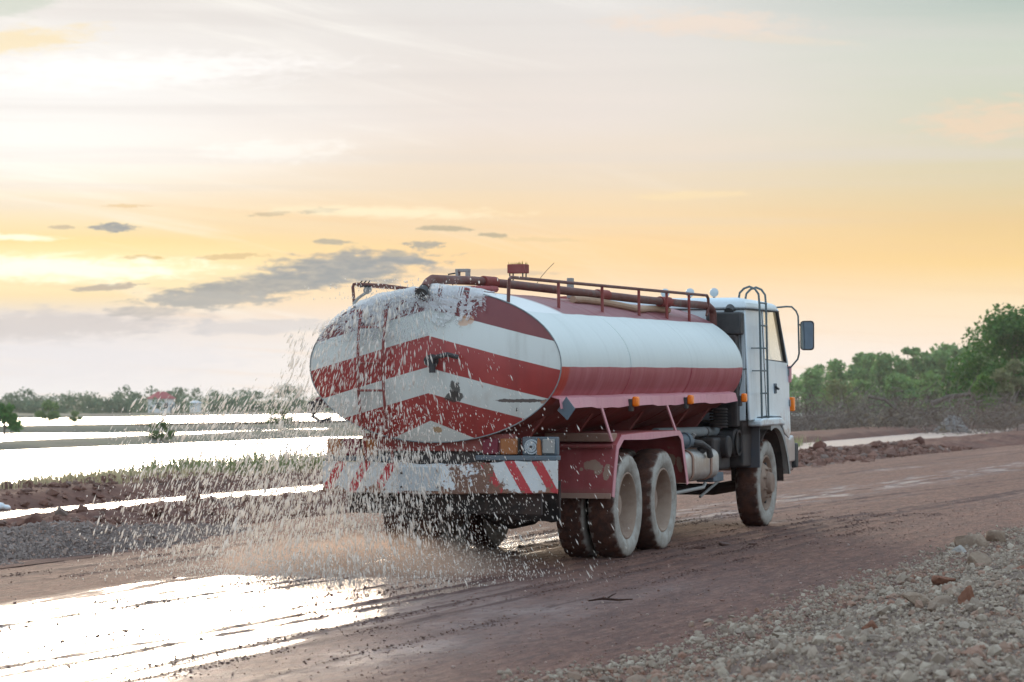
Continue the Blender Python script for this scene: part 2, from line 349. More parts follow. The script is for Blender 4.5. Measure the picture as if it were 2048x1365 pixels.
# earth bank along the far side of the road, down to the canal
def can_n(U): return .03*np.clip(U - 10, 0, 130)          # the canal draws away from the road and widens
def can_f(U): return .049*np.clip(U - 10, 0, 130)
def berm_z(U, V):
    a = fbm(U, V, .33, 4, 21); b = fbm(U, V, 1.6, 4, 22); c = fbm(U, V, 5.0, 3, 23)
    rid = np.exp(-((V + 6.7 + (a - .5)*1.6)/1.05)**2)*(.14 + .34*(a - .3))
    rid2 = np.exp(-((V + 9.3 + (b - .5)*.6)/1.3)**2)*.03
    z = gz(U)*.6 - .10*ss(-V, 4.2, 4.8) + rid + rid2 + (b - .5)*.19*ss(-V, 4.5, 5.8) + (np.abs(c - .5))*.10*ss(-V, 4.5, 6)
    return z - .42*ss(-V - can_n(U), 9.2, 12.0)
usb = np.concatenate([np.linspace(-40, -12, 40, endpoint=False), np.linspace(-12, 34, 560, endpoint=False), np.linspace(34, 120, 330, endpoint=False), np.linspace(120, 400, 100)])
vsb = np.concatenate([np.linspace(-18, -12, 30, endpoint=False), np.linspace(-12, -4.0, 115)])
tag(place('earth_bank', gridmesh('earth_bank', usb, vsb, berm_z, SOIL)), kind='structure')
# far bank of the canal, falling to the fields
def far_z(U, V):
    V = V + can_f(U)
    b = fbm(U, V, .9, 4, 31); a = fbm(U, V, .15, 3, 32)
    return -.5 + .47*ss(-V, 12.9, 14.2) + (b - .5)*.16 + (a - .5)*.25*ss(-V, 13.5, 15) - .95*ss(-V, 16.0, 25) - .25*ss(-V, 25, 30)
tag(place('canal_bank', gridmesh('canal_bank', np.linspace(-40, 420, 520), np.concatenate([np.linspace(-40, -22, 24, endpoint=False), np.linspace(-22, -12.4, 64)]), far_z, BANK)), kind='structure')

def water_mat(name, tint, rough=.05, sc=1.0, bs=.25, muddy=0.0):
    m, t = newmat(name); p = t.pos()
    n = t.noise(t.scalevec(p, (1.0, .35, 1.0)), 1.2*sc, 4, .6); n2 = t.noise(p, 7*sc, 3, .6)
    t.surface(t.pbsdf(base=tint, rough=rough, spec=.5, ior=1.333, normal=t.bump(n + n2*.3, bs, .12))); return m
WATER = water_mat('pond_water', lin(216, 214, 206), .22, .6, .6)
CANAL = water_mat('canal_water', lin(186, 156, 142), .22, 1.0, .4)
def sheet(name, pts, z, mat):
    me = bpy.data.meshes.new(name); me.from_pydata([(x, y, z) for x, y in pts], [], [tuple(range(len(pts)))]); me.materials.append(mat)
    bm = bmesh.new(); bm.from_mesh(me); bmesh.ops.recalc_face_normals(bm, faces=bm.faces)
    for f in bm.faces:
        if f.normal.z < 0: f.normal_flip()
    bmesh.ops.triangulate(bm, faces=bm.faces); bm.to_mesh(me); bm.free()
    return tag(place(name, me), kind='structure')
sheet('canal_water', [uv2xy(-40, -13.8), uv2xy(12, -13.8), uv2xy(140, -21.2), uv2xy(420, -21.5), uv2xy(420, -10.5), uv2xy(-40, -10.5)], -.27, CANAL)
sheet('pond_water', [(-30, 83), (-14.5, 82.6), (-10.8, 86), (-10.5, 103), (-8.2, 124), (-2, 170), (10, 215), (-12, 187), (-25, 136), (-60, 120)], -.90, WATER)
sheet('pond_water', [(-70, 150), (-30.5, 163), (-23.5, 200), (-17, 245), (-20, 228), (-26, 213), (-39, 205), (-80, 205)], -.90, WATER)
sheet('pond_water', [(-18.5, 236), (-10, 236), (-8, 244), (-18, 243)], -.90, WATER)
sheet('pond_water', [(-160, 262), (-47, 270), (-20, 345), (20, 420), (20, 520), (-34, 505), (-66, 372), (-200, 330)], -.90, WATER)
sheet('pond_water', [(10, 470), (52, 430), (60, 520), (10, 560)], -.90, WATER)
# low dikes between the ponds
def dike(pts, wd, h, seed):
    P = [Vector((x, y, 0)) for x, y in pts]; rows = []
    for a, b in zip(P[:-1], P[1:]):
        n = max(2, int((b - a).length/1.2))
        rows += [(a.lerp(b, i/n), (b - a).normalized()) for i in range(n)]
    rows.append((P[-1], (P[-1] - P[-2]).normalized()))
    prof = [(-1, -.25), (-.75, .25), (-.4, .8), (0, 1), (.4, .85), (.75, .3), (1, -.25)]
    vert = []; 
    for i, (p, d) in enumerate(rows):
        nrm = Vector((-d.y, d.x, 0)); k = 0.65 + .7*float(fbm(i*.25, 3.3, 1, 3, seed))
        for a, b in prof: 
            q = p + nrm*(a*wd*(.8 + .4*float(fbm(i*.2, a*2 + 7, 1, 2, seed + 1)))); vert.append((q.x, q.y, -1.05 + (b*h*k if b > 0 else -.25)))
    m = len(prof); i = np.arange((len(rows) - 1)*(m - 1)); a = (i // (m - 1))*m + i % (m - 1)
    return tag(place('dike', npmesh('dike', vert, np.stack([a, a + m, a + m + 1, a + 1], 1), DIKE, True)), kind='structure')
dike([(-70, 126), (-27, 146), (-21, 178), (-13, 214), (-4, 250)], 4.5, .42, 41)
dike([(-80, 222), (-40, 224), (-27, 236), (-16, 256), (0, 300)], 8.0, .5, 43)
dike([(-240, 380), (-66, 385), (-34, 520), (30, 540)], 7, .55, 45)

# ---- stones
ICO = None
def ico():
    global ICO
    if ICO is None:
        bm = bmesh.new(); bmesh.ops.create_icosphere(bm, subdivisions=1, radius=1)
        ICO = (np.array([v.co[:] for v in bm.verts]), np.array([[v.index for v in f.verts] for f in bm.faces])); bm.free()
    return ICO
OCTA = (np.array([(1, 0, 0), (-1, 0, 0), (0, 1, 0), (0, -1, 0), (0, 0, 1), (0, 0, -1)], float), np.array([(0, 2, 4), (2, 1, 4), (1, 3, 4), (3, 0, 4), (2, 0, 5), (1, 2, 5), (3, 1, 5), (0, 3, 5)]))
def scatter_stones(P, size, r, flat=.7, base=None):
    """one mesh of many different small angular stones"""
    V, F = base or ico(); n = len(P)
    sc = size[:, None]*np.stack([r.uniform(.7, 1.25, n), r.uniform(.7, 1.25, n), r.uniform(.5, .95, n)*flat/.7], 1)
    q = r.normal(size=(n, 4)); q /= np.linalg.norm(q, axis=1)[:, None]; a, b, c, d = q.T
    R = np.stack([1 - 2*(c*c + d*d), 2*(b*c - a*d), 2*(b*d + a*c), 2*(b*c + a*d), 1 - 2*(b*b + d*d), 2*(c*d - a*b), 2*(b*d - a*c), 2*(c*d + a*b), 1 - 2*(b*b + c*c)], 1).reshape(n, 3, 3)
    vert = V[None]*r.uniform(.62, 1.28, (n, len(V), 1)); vert = np.einsum('nij,nkj->nki', R, vert)*sc[:, None, :] + P[:, None, :]
    fc = F[None] + (np.arange(n)*len(V))[:, None, None]
    return vert.reshape(-1, 3), fc.reshape(-1, 3), np.repeat(r.random(n), len(F))
def stone_mat(name, stops, bump=.4):
    m, t = newmat(name); a = t.node('ShaderNodeAttribute', attribute_name='tone', out=2); p = t.pos()
    c = t.ramp(a, stops); n = t.noise(p, 60, 4, .65)
    c = t.mix(t.smooth(n, .35, .7)*.55, c, t.mix(.55, c, lin(120, 104, 94)))
    t.surface(t.pbsdf(base=c, rough=.9, spec=.25, normal=t.bump(n, bump, .01))); return m
GRAVEL = stone_mat('grey_gravel', [(0, lin(148, 132, 116)), (.3, lin(164, 149, 132)), (.55, lin(122, 106, 93)), (.75, lin(182, 168, 150)), (.9, lin(140, 116, 99)), (.96, lin(158, 128, 110)), (1, lin(146, 108, 90))])
DARKGRAVEL = stone_mat('dark_gravel', [(0, lin(134, 122, 116)), (.4, lin(150, 136, 128)), (.7, lin(120, 108, 102)), (.9, lin(160, 140, 128)), (1, lin(164, 128, 110))])

def gtoe(U): return 4.02 + (fbm(U, U*0 + 3, .55, 4, 51) - .5)*.7 - .25*ss(-U, 7, 12) 
def gravel_z(U, V):
    d = V - gtoe(U)
    return gz(U) - .05 + .33*ss(d, 0, 2.2) + .10*ss(d, 2, 6) + (fbm(U, V, .7, 4, 52) - .5)*.22*ss(d, .2, 1.5) + (fbm(U, V, 3, 3, 53) - .5)*.06*ss(d, -.1, .4) - .5*ss(-d, .0, .8)
tag(place('gravel_bank', gridmesh('gravel_bank', np.concatenate([np.linspace(-26, -13, 40, endpoint=False), np.linspace(-13, 14, 240, endpoint=False), np.linspace(14, 60, 60)]), np.concatenate([np.linspace(3.2, 7.5, 70, endpoint=False), np.linspace(7.5, 16, 20)]), gravel_z, GRITM)), kind='structure')
r1 = np.random.default_rng(11)
N = 105000
U = r1.uniform(-14.5, 13, N*2); V = 3.1 + r1.uniform(0, 1, N*2)**.9*5.8
keep = (V > gtoe(U) - .02 - .38*r1.random(N*2)**4) & (V < 5.9 + (U + 14)*.14 + 1.2)
U, V = U[keep][:N], V[keep][:N]
sz = np.exp(r1.normal(np.log(.0098), .52, len(U))).clip(.004, .05)
X, Y = uv2xy(U, V); Z = gravel_z(U, V) + sz*.30
Z = np.maximum(Z, road_z(U, V) + sz*.25)
bigs = sz > .0145; tb = .55*ss(fbm(U, V, .9, 3, 57), .52, .68)
vt, fc, tn = scatter_stones(np.stack([X, Y, Z], 1)[bigs], sz[bigs], r1, .9); tn = np.where(r1.random(len(tn)//20).repeat(20) < tb[bigs].repeat(20), .88 + .12*tn, tn)
v2, f2, t2 = scatter_stones(np.stack([X, Y, Z], 1)[~bigs], sz[~bigs]*1.15, r1, .9, OCTA); t2 = np.where(r1.random(len(t2)//8).repeat(8) < tb[~bigs].repeat(8), .88 + .12*t2, t2)
fc = np.concatenate([fc, f2 + len(vt)]); vt = np.concatenate([vt, v2]); tn = np.concatenate([tn, t2])
tag(place('gravel', npmesh('gravel', vt, fc, GRAVEL, False, tn)), 'pale grey crushed gravel heaped along the near edge of the road', 'gravel', kind='stuff')

# loose grit on the road
N = 7000
U = r1.uniform(-13, 16, N); V = r1.normal(3.2, 1.1, N).clip(-4.4, 4.2); V[::3] = r1.uniform(-4.4, 4, len(V[::3]))
sz = np.exp(r1.normal(np.log(.0045), .5, N)).clip(.002, .016)
X, Y = uv2xy(U, V)
vt, fc, tn = scatter_stones(np.stack([X, Y, road_z(U, V) + sz*.4], 1), sz, r1)
tag(place('road_grit', npmesh('road_grit', vt, fc, stone_mat('road_grit', [(0, lin(126, 96, 86)), (.6, lin(148, 114, 102)), (.9, lin(180, 160, 148)), (1, lin(104, 80, 72))]), False, tn)), 'small loose stones and mud crumbs lying on the laterite road', 'grit', kind='stuff')

# crumbs of mud thrown up along the ruts behind and beside the truck
U = r1.uniform(-13, 10, 46000); q = r1.integers(0, len(RUTS), len(U)); c0 = np.array([x[0] for x in RUTS])[q]; c1 = np.array([x[1] for x in RUTS])[q]
V = c0 + c1*U - (fbm(U, U*0 + q*3.7, .9, 3, 59) - .5)*.14 + r1.normal(0, .045, len(U))*(1 + 1.5*(r1.random(len(U)) < .25)); k = fbm(U, q*5.1 + V, 1.1, 4, 58) > .40 + .22*r1.random(len(U)); U, V = U[k], V[k]
sz = np.exp(r1.normal(np.log(.0048), .5, len(U))).clip(.002, .014); X, Y = uv2xy(U, V)
vt, fc, tn = scatter_stones(np.stack([X, Y, road_z(U, V) + sz*.3], 1), sz, r1, .6, OCTA)
tag(place('mud_crumbs', npmesh('mud_crumbs', vt, fc, stone_mat('mud_crumbs', [(0, lin(96, 68, 60)), (.5, lin(82, 60, 54)), (1, lin(116, 86, 76))]), False, tn)), 'crumbs of dark mud strewn along the tyre tracks in the road', 'mud', kind='stuff')

# dark gravel heap at the far road edge
def heap_z(U, V):
    def cone(u0, v0, ru, rv, h): return h*np.clip(1 - np.sqrt(((U - u0)/ru)**2 + ((V - v0)/rv)**2), 0, 1)**.85
    z = np.maximum(cone(.2, -5.35, 3.0, 1.5, .31), cone(-2.6, -5.2, 1.5, 1.2, .20)); z = np.maximum(z, cone(3.0, -5.3, 1.8, 1.1, .15)); z = z + 0
    return z + (fbm(U, V, 2.2, 3, 61) - .5)*.10*(z > .01)
def heap_s(U, V): return gz(U) - .06 + heap_z(U, V)
tag(place('gravel_heap', gridmesh('gravel_heap', np.linspace(-5, 10, 150), np.linspace(-7, -3.6, 50), heap_s, GRITM if False else earth_mat('heap_grit', lin(110, 96, 90), lin(96, 84, 80), lin(126, 110, 102), 2))), kind='structure')
N = 34000
U = r1.uniform(-4.6, 9.6, N*2); V = r1.uniform(-6.8, -3.8, N*2); k = heap_z(U, V) > r1.uniform(.0, .06, N*2); U, V = U[k][:N], V[k][:N]
sz = np.exp(r1.normal(np.log(.012), .45, len(U))).clip(.005, .05); X, Y = uv2xy(U, V)
vt, fc, tn = scatter_stones(np.stack([X, Y, heap_s(U, V) + sz*.3], 1), sz, r1, 1.1, OCTA)
tag(place('heaped_gravel', npmesh('heaped_gravel', vt, fc, DARKGRAVEL, False, tn)), 'dark grey gravel tipped in low heaps at the far road edge', 'gravel', kind='stuff')
# clods over the earth bank
N = 9000
U = r1.uniform(-8, 60, N); V = -4.6 - r1.random(N)*4.2; sz = np.exp(r1.normal(np.log(.032), .55, N)).clip(.01, .13)*(1 + np.clip(U, 0, 60)*.012); X, Y = uv2xy(U, V)
vt, fc, tn = scatter_stones(np.stack([X, Y, berm_z(U, V) + sz*.2], 1), sz, r1)
CLOD = stone_mat('red_clods', [(0, lin(116, 80, 68)), (.5, lin(100, 72, 62)), (.8, lin(134, 98, 84)), (1, lin(116, 102, 94))], .8)
U2 = r1.uniform(5, 70, 5000); V2 = -13.4 - r1.random(5000)*3.2 - can_f(U2); s2 = np.exp(r1.normal(np.log(.035), .5, 5000)).clip(.01, .14); X2, Y2 = uv2xy(U2, V2)
v2, f2, t2 = scatter_stones(np.stack([X2, Y2, far_z(U2, V2) + s2*.2], 1), s2, r1); fc = np.concatenate([fc, f2 + len(vt)]); vt = np.concatenate([vt, v2]); tn = np.concatenate([tn, t2])
tag(place('soil_clods', npmesh('soil_clods', vt, fc, CLOD, False, tn)), 'crumbly red-brown soil clods covering the bank beyond the road', 'soil', kind='stuff')

# single larger rocks and clods that stand out
def rock(name, cat, label, u, v, r, mat, seed, sq=(1.2, .9, .7), zf=gravel_z, group=None):
    bm = bmesh.new(); bmesh.ops.create_icosphere(bm, subdivisions=3, radius=1); rr2 = random.Random(seed)
    offs = [Vector((rr2.uniform(-1, 1), rr2.uniform(-1, 1), rr2.uniform(-1, 1))).normalized() for _ in range(9)]; cut = [rr2.uniform(.45, .85) for _ in offs]
    for vtx in bm.verts:
        p = vtx.co.copy()
        for o_, c_ in zip(offs, cut):
            d = p.dot(o_)
            if d > c_: p -= o_*(d - c_)*.9
        p *= 1 + .10*(float(fbm(p.x*2 + 9 + p.z, p.y*2 + p.z*1.7 + 5, 1.6, 3, seed)) - .5)*2
        vtx.co = Vector((p.x*r*sq[0], p.y*r*sq[1], p.z*r*sq[2]))
    me = bpy.data.meshes.new(name); bm.to_mesh(me); bm.free(); me.materials.append(mat)
    if mat is CLOD or mat is GRAVEL: 
        a = me.attributes.new('tone', 'FLOAT', 'FACE'); a.data.foreach_set('value', np.full(len(me.polygons), rr2.random()*.7, np.float32))
    x, y = uv2xy(u, v); o = place(name, me, None, (x, y, float(zf(np.array(u), np.array(v))) + r*sq[2]*.45)); o.rotation_euler = (rr2.uniform(-.2, .2), rr2.uniform(-.2, .2), rr2.uniform(0, 6))
    return tag(o, label, cat, group)
REDCLOD = earth_mat('red_clod', lin(158, 110, 88), lin(140, 98, 80), lin(176, 132, 108), 6, .95, .9, .03)
PALEROCK = earth_mat('pale_rock', lin(178, 172, 164), lin(160, 154, 148), lin(196, 190, 182), 4, .9, .6, .02)
TANROCK = earth_mat('tan_rock', lin(160, 138, 118), lin(140, 120, 104), lin(176, 160, 142), 4, .9, .7, .02)
for q in [('earth_clod', 'clod', 'crumbly orange-red earth clod low in the gravel near the bottom edge', -8.3, 5.25, .075, REDCLOD, 1, (1.2, .9, .9)),
          ('earth_clod', 'clod', 'upright red-brown earth clod leaning on long tan stone in gravel', -7.7, 5.78, .085, REDCLOD, 2, (.8, .9, 1.2)),
          ('stone', 'rock', 'long tan stone lying beside the upright red-brown clod', -7.5, 5.55, .11, TANROCK, 3, (1.5, .7, .6)),
          ('stone', 'rock', 'flat dull brown slab stone left of the long tan stone', -7.15, 5.35, .11, TANROCK, 4, (1.6, .8, .5)),
          ('stone', 'rock', 'pale blocky stone at the toe of the gravel by the red road', -8.35, 3.86, .085, PALEROCK, 5, (1.4, .8, .7)),
          ('earth_clod', 'clod', 'small red earth lump on gravel right of the pale blocky stone', -7.9, 4.15, .05, REDCLOD, 6, (1.1, 1, .8)),
          ('earth_clod', 'clod', 'flat orange-brown earth clod in the middle of the gravel slope', -3.2, 4.85, .12, REDCLOD, 7, (1.5, .8, .6)),
          ('stone', 'rock', 'rough brown stone upslope of the flat orange-brown clod', -.9, 4.75, .13, TANROCK, 8, (1.2, 1, .9)),
          ('stone', 'rock', 'large tilted tan stone at the far toe of the gravel', 3.0, 4.05, .17, TANROCK, 9, (1.4, .8, .8)),
          ('stone', 'rock', 'rounded pale stone just in front of the large tilted tan stone', 1.9, 4.1, .12, PALEROCK, 10, (1, 1, .8)),
          ('earth_clod', 'clod', 'upright pointed brown clod beside the large tilted tan stone', 3.9, 4.15, .14, TANROCK, 11, (.8, .8, 1.2)),
          ('earth_clod', 'clod', 'rust-red clod on the gravel at the right edge of the picture', -3.3, 5.5, .1, REDCLOD, 12, (1.6, .8, .5)),
          ('stone', 'rock', 'dark angular stone on the gravel above the rust-red clod', -.6, 5.25, .11, TANROCK, 13, (1.1, .9, .8))]:
    rock(*q)
for q in [('earth_clod', 'clod', 'big rounded brown earth lump on the bank crest above the gravel heap', 2.2, -6.5, .22, SOIL, 21, (1.3, 1, .9)),
          ('earth_clod', 'clod', 'broad brown earth lump at the left edge of the bank', -2.0, -6.2, .26, SOIL, 22, (1.6, 1, .7)),
          ('earth_clod', 'clod', 'dark squat earth lump just behind the dark gravel heap', 1.0, -6.0, .18, SOIL, 23, (1.5, 1, .7)),
          ('earth_clod', 'clod', 'jagged brown lump on the bank crest ahead of the truck', 46, -7.0, .3, SOIL, 24, (1.2, 1, 1)),
          ('earth_clod', 'clod', 'reddish earth mound poking above the canal far right', 66, -8.2, .5, SOIL, 25, (1.6, 1, .8))]:
    rock(*q[:5], q[5]*.62, *q[6:], zf=berm_z)
# twig on the road and a mud lump
tw = MB(False); x, y = uv2xy(-5.3, 2.57)
tw.tube([(x - .16, y - .03, .03 + gz(-5.3)), (x - .05, y, .045 + gz(-5.3)), (x + .08, y - .01, .035 + gz(-5.3)), (x + .19, y + .03, .04 + gz(-5.3))], [.006, .011, .009, .004], 6)
tw.tube([(x - .02, y, .042 + gz(-5.3)), (x + .03, y + .05, .07 + gz(-5.3)), (x + .06, y + .08, .08 + gz(-5.3))], [.007, .005, .003], 5)
tag(tw.build('twig', earth_mat('twig_bark', lin(70, 46, 40), lin(60, 42, 36), lin(90, 66, 56), 8)), 'thin dark twig lying on the damp road behind the truck', 'twig')
MUD = earth_mat('wet_mud', lin(112, 80, 68), lin(100, 72, 62), lin(130, 96, 82), 9, .6, .8, .03, .4)
for i, (u, v, r, l) in enumerate([(2.1, 1.62, .07, 'dark flattened mud lump on the road ahead of the rear wheels'), (2.35, 1.85, .05, 'small dark mud crumb just right of the flattened mud lump'), (1.55, 1.5, .05, 'small mud crumb beside the second axle wheel')]):
    rock('mud_lump', 'mud', l, u, v, r*.8, MUD, 31 + i, (1.8, 1.2, .6), road_z)
# ------------------------------------------------------------------ the water tanker truck
def paint(name, c, wear=None, rough=.45, amount=.35, sc=5.0, coat=.0, streak=True, metal=0.0, dust=None):
    """worn vehicle paint: slight fade, vertical grime runs, chips"""
    m, t = newmat(name); p = t.objco()
    n1 = t.noise(p, 2.2, 5, .6); n2 = t.noise(t.scalevec(p, (7, 7, .9)), 1.6, 5, .65); n3 = t.noise(p, 14, 6, .7)
    col = t.mix(t.smooth(n1, .35, .7)*.3, c, t.mix(.35, c, (.5, .42, .38, 1)))
    if streak: col = t.mix(t.smooth(n2, .5, .75)*.35, col, t.mix(.5, col, lin(120, 96, 84)))
    if wear is not None: col = t.mix(t.smooth(n3, .66 - amount*.25, .72)*.9, col, wear)
    if dust is not None: col = t.mix(t.smooth(n1 + (n3 - .5)*.5, .35, .7)*.7, col, dust)
    t.surface(t.pbsdf(base=col, rough=t.ramp(n2, [(.3, rough), (.7, min(1, rough + .2))]), metal=metal, coat=coat, coatr=.25, normal=t.bump(n3 + n1*2, .08, .01))); return m
RED, REDD, PINK, WHITE = lin(176, 58, 52), lin(150, 56, 52), lin(196, 112, 116), lin(206, 213, 210)
RUST = lin(116, 72, 52)

def tank_mat():
    m, t = newmat('tank_shell_paint'); p = t.objco(); x, y, z = t.sep(p)
    runs = t.noise(t.comb(x*3.2, 0.0, z*.5), 2.0, 5, .65); runs2 = t.noise(t.comb(x*11, y*.7, z*.7), 1.0, 5, .7); blot = t.noise(p, 3.0, 5, .6); chips = t.noise(p, 30, 5, .7)
    wz = z + (t.noise(p, 1.2, 3, .5) - .5)*.03
    white = t.mix(t.smooth(runs2, .45, .8)*.18, WHITE, lin(164, 164, 158))
    white = t.mix(t.smooth(runs, .55, .8)*.2, white, lin(236, 236, 228))
    red = t.mix(t.smooth(runs + (blot - .5)*.5, .3, .75)*.65, lin(160, 76, 82), lin(184, 112, 118))
    red = t.mix(t.smooth(runs2, .5, .8)*.15, red, lin(150, 74, 74))
    fresh = t.smooth(x + (runs2 - .5)*.06, -1.86, -1.94)
    red = t.mix(fresh, red, t.mix(t.smooth(runs2, .45, .7)*.5, lin(178, 60, 44), lin(150, 48, 40)))
    topred = t.mix(t.smooth(runs, .35, .7)*.6, lin(126, 66, 70), lin(150, 94, 98))
    lower = t.mix(t.smooth(blot, .4, .7)*.6, lin(126, 50, 42), lin(98, 48, 40))  # same red, darkened to paint in the shade below the skirt
    topred = t.mix(t.smooth(x + z*0.9 + (blot - .5)*.2, 1.28, 1.0), topred, lin(224, 226, 224))      # unpainted white patch over the rear crown
    c = t.mix(t.smooth(wz, 1.868, 1.874), red, white)
    c = t.mix(t.smooth(wz, 2.372, 2.380), c, topred)
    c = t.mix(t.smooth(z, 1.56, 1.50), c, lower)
    c = t.mix(t.smooth(chips, .70, .74)*.8, c, RUST)
    waves = t.noise(t.comb(x*1.5, y*.2, z*.2), 1.0, 2, .5)
    t.surface(t.pbsdf(base=c, rough=t.ramp(runs2, [(.3, .42), (.75, .62)]), spec=.35, normal=t.bump(waves*.5 + blot*.12, .16, .10))); return m
def head_mat():
    m, t = newmat('tank_head_chevrons'); p = t.objco(); x, y, z = t.sep(p)
    blot = t.noise(p, 4.0, 6, .65); runs = t.noise(t.comb(y*7, 0.0, z*.8), 1.0, 5, .65); chips = t.noise(p, 13, 6, .7); wob = (t.noise(p, 2, 3, .5) - .5)*.016
    a = (y - 0.03).abs(); s = z + a*.262 + wob; s2 = z + a*.40 + wob
    red = t.mix(t.smooth(blot, .35, .7)*.5, lin(152, 50, 46), lin(172, 68, 62)); red = t.mix(t.smooth(runs, .45, .75)*.5, red, lin(116, 44, 42))
    dark = t.mix(t.smooth(blot, .35, .7)*.5, lin(112, 42, 44), lin(130, 56, 54))
    white = t.mix(t.smooth(runs, .45, .8)*.5, lin(208, 212, 207), lin(172, 172, 164)); white = t.mix(t.smooth(blot, .52, .75)*.35, white, lin(178, 166, 150))
    e = lambda lv: t.smooth(s, lv - .003, lv + .003)
    c = t.mix(e(1.632), red, white); c = t.mix(e(1.871), c, red); c = t.mix(e(2.158), c, white); c = t.mix(e(2.405), c, dark)
    c = t.mix(t.smooth(s2, 1.385, 1.379), c, white)
    # rust spots, drips and dark peeled patches
    def spot(c, cy, cz, ry, rz, col, k=.9, nz=None):
        d = (((y - cy)/ry)*((y - cy)/ry) + ((z - cz)/rz)*((z - cz)/rz)).sqrt() + ((nz or chips) - .5)*1.9
        return t.mix(t.smooth(d, 1.0, .8)*k, c, col)
    BLK = lin(52, 46, 42)
    c = spot(c, -.22, 1.66, .05, .10, BLK); c = spot(c, -.22, 1.60, .09, .05, BLK); c = spot(c, -.30, 2.30, .05, .06, lin(212, 160, 120), .7); c = spot(c, -.37, 2.30, .035, .05, lin(206, 150, 112), .6)
    c = spot(c, -.82, 1.565, .26, .018, lin(70, 52, 46), .9); c = spot(c, -1.05, 1.55, .06, .02, lin(150, 100, 72), .8); c = spot(c, -.02, 1.30, .05, .03, lin(176, 146, 110), .95)
    c = spot(c, .1, 1.16, .9, .025, lin(84, 46, 40), .8)
    c = t.mix(t.smooth(chips, .70, .75)*.7, c, RUST)
    t.surface(t.pbsdf(base=c, rough=t.ramp(runs, [(.3, .3), (.75, .5)]), coat=.2, coatr=.2, normal=t.bump(blot + chips*.2, .10, .02))); return m
def mudguard_mat():
    m, t = newmat('peeling_mudguard_paint'); p = t.objco(); x, y, z = t.sep(p)
    n = t.noise(p, 9, 6, .68); runs = t.noise(t.comb(y*9, x*2, z*1.0), 1.0, 5, .65); big = t.noise(p, 2.2, 4, .6)
    c = t.mix(t.smooth(big, .35, .7)*.6, lin(150, 62, 62), lin(172, 92, 94)); c = t.mix(t.smooth(runs, .45, .75)*.45, c, lin(116, 56, 52))
    for cy, cz, ry, rz in ((-1.0, .93, .10, .055), (-1.05, .90, .05, .06), (-1.14, .86, .035, .09), (-.88, .89, .02, .02), (1.0, .9, .1, .06)):
        d = (((y - cy)/ry)*((y - cy)/ry) + ((z - cz)/rz)*((z - cz)/rz)).sqrt() + (n - .5)*1.8
        c = t.mix(t.smooth(d, 1.0, .85)*.9, c, lin(166, 138, 120))
    c = t.mix(t.smooth(n, .66, .70)*.7, c, lin(150, 120, 104)); c = t.mix(t.smooth(z, .74, .64)*.6, c, lin(124, 86, 74))
    t.surface(t.pbsdf(base=c, rough=.6, normal=t.bump(n + big, .15, .01))); return m
def bumper_mat():
    m, t = newmat('bumper_stripes'); p = t.objco(); x, y, z = t.sep(p)
    n = t.noise(p, 6, 6, .65); n2 = t.noise(p, 20, 5, .7)
    s = (y.abs() + (z - 1.0)*.58 - .905)/.2545 + 40.0
    c = t.mix(t.smooth(s.frac(), .40, .38), t.mix(t.smooth(n, .4, .7)*.4, lin(208, 212, 212), lin(184, 178, 170)), lin(182, 58, 62))
    c = t.mix(t.smooth(y.abs(), .40, .39), c, lin(214, 220, 224))
    pe = t.smooth((y + .28).abs(), .62, .02)*.15 + t.smooth(z, .86, .72)*.10*t.smooth(y, .5, -.2) + n*.62 + n2*.42
    c = t.mix(t.smooth(pe, .645, .675)*t.smooth(y, .05, -.04), c, t.mix(n2, lin(134, 96, 76), lin(104, 80, 70)))
    c = t.mix(t.smooth(n + n2*.3 + t.smooth(z, .80, .72)*.12, .78, .82), c, lin(140, 104, 84))
    t.surface(t.pbsdf(base=c, rough=.5, normal=t.bump(n2 + n, .2, .01))); return m
M = dict(tank=tank_mat(), head=head_mat(), bumper=bumper_mat(), guard=mudguard_mat(),
    red=paint('faded_red_paint', lin(150, 66, 66), lin(166, 138, 122), .55, .45), pink=paint('sun_bleached_red', lin(206, 142, 150), lin(170, 90, 92), .5, .2),
    white=paint('cab_white', lin(206, 222, 232), None, .35, coat=.25, streak=False), darkred=paint('dark_red_paint', lin(132, 52, 46), RUST, .6, .3),
    rustred=paint('rusted_red_pipe', lin(102, 56, 48), lin(104, 98, 92), .6, .7), greyp=paint('grey_pipe', lin(124, 132, 134), lin(120, 80, 64), .6, .3),
    black=paint('black_chassis', lin(30, 30, 32), None, .6, dust=lin(62, 50, 44)), under=paint('muddy_underside', lin(34, 30, 28), None, .8, dust=lin(72, 52, 44)),
    blue=paint('blue_black_flap', lin(52, 66, 80), None, .55, dust=lin(84, 80, 80)), slate=paint('slate_blue_paint', lin(84, 98, 108), RUST, .55, .2),
    steel=paint('tank_steel', lin(186, 188, 186), None, .38, metal=.55, dust=lin(160, 142, 128)), tan=paint('tan_rail', lin(150, 116, 98), RUST, .7, .3),
    mud=paint('dried_mud', lin(156, 136, 120), None, .95, streak=False, dust=lin(126, 100, 84)), dark=paint('dark_iron', lin(44, 46, 48), None, .55),
    ladder=paint('grey_green_tube', lin(84, 100, 104), None, .5), hose=paint('tan_hose', lin(172, 142, 116), lin(120, 90, 66), .8, .3), grey=paint('pale_grey_plate', lin(150, 150, 146), RUST, .6, .4), cream=paint('cream_lamp_shell', lin(180, 188, 192), None, .3, streak=False))
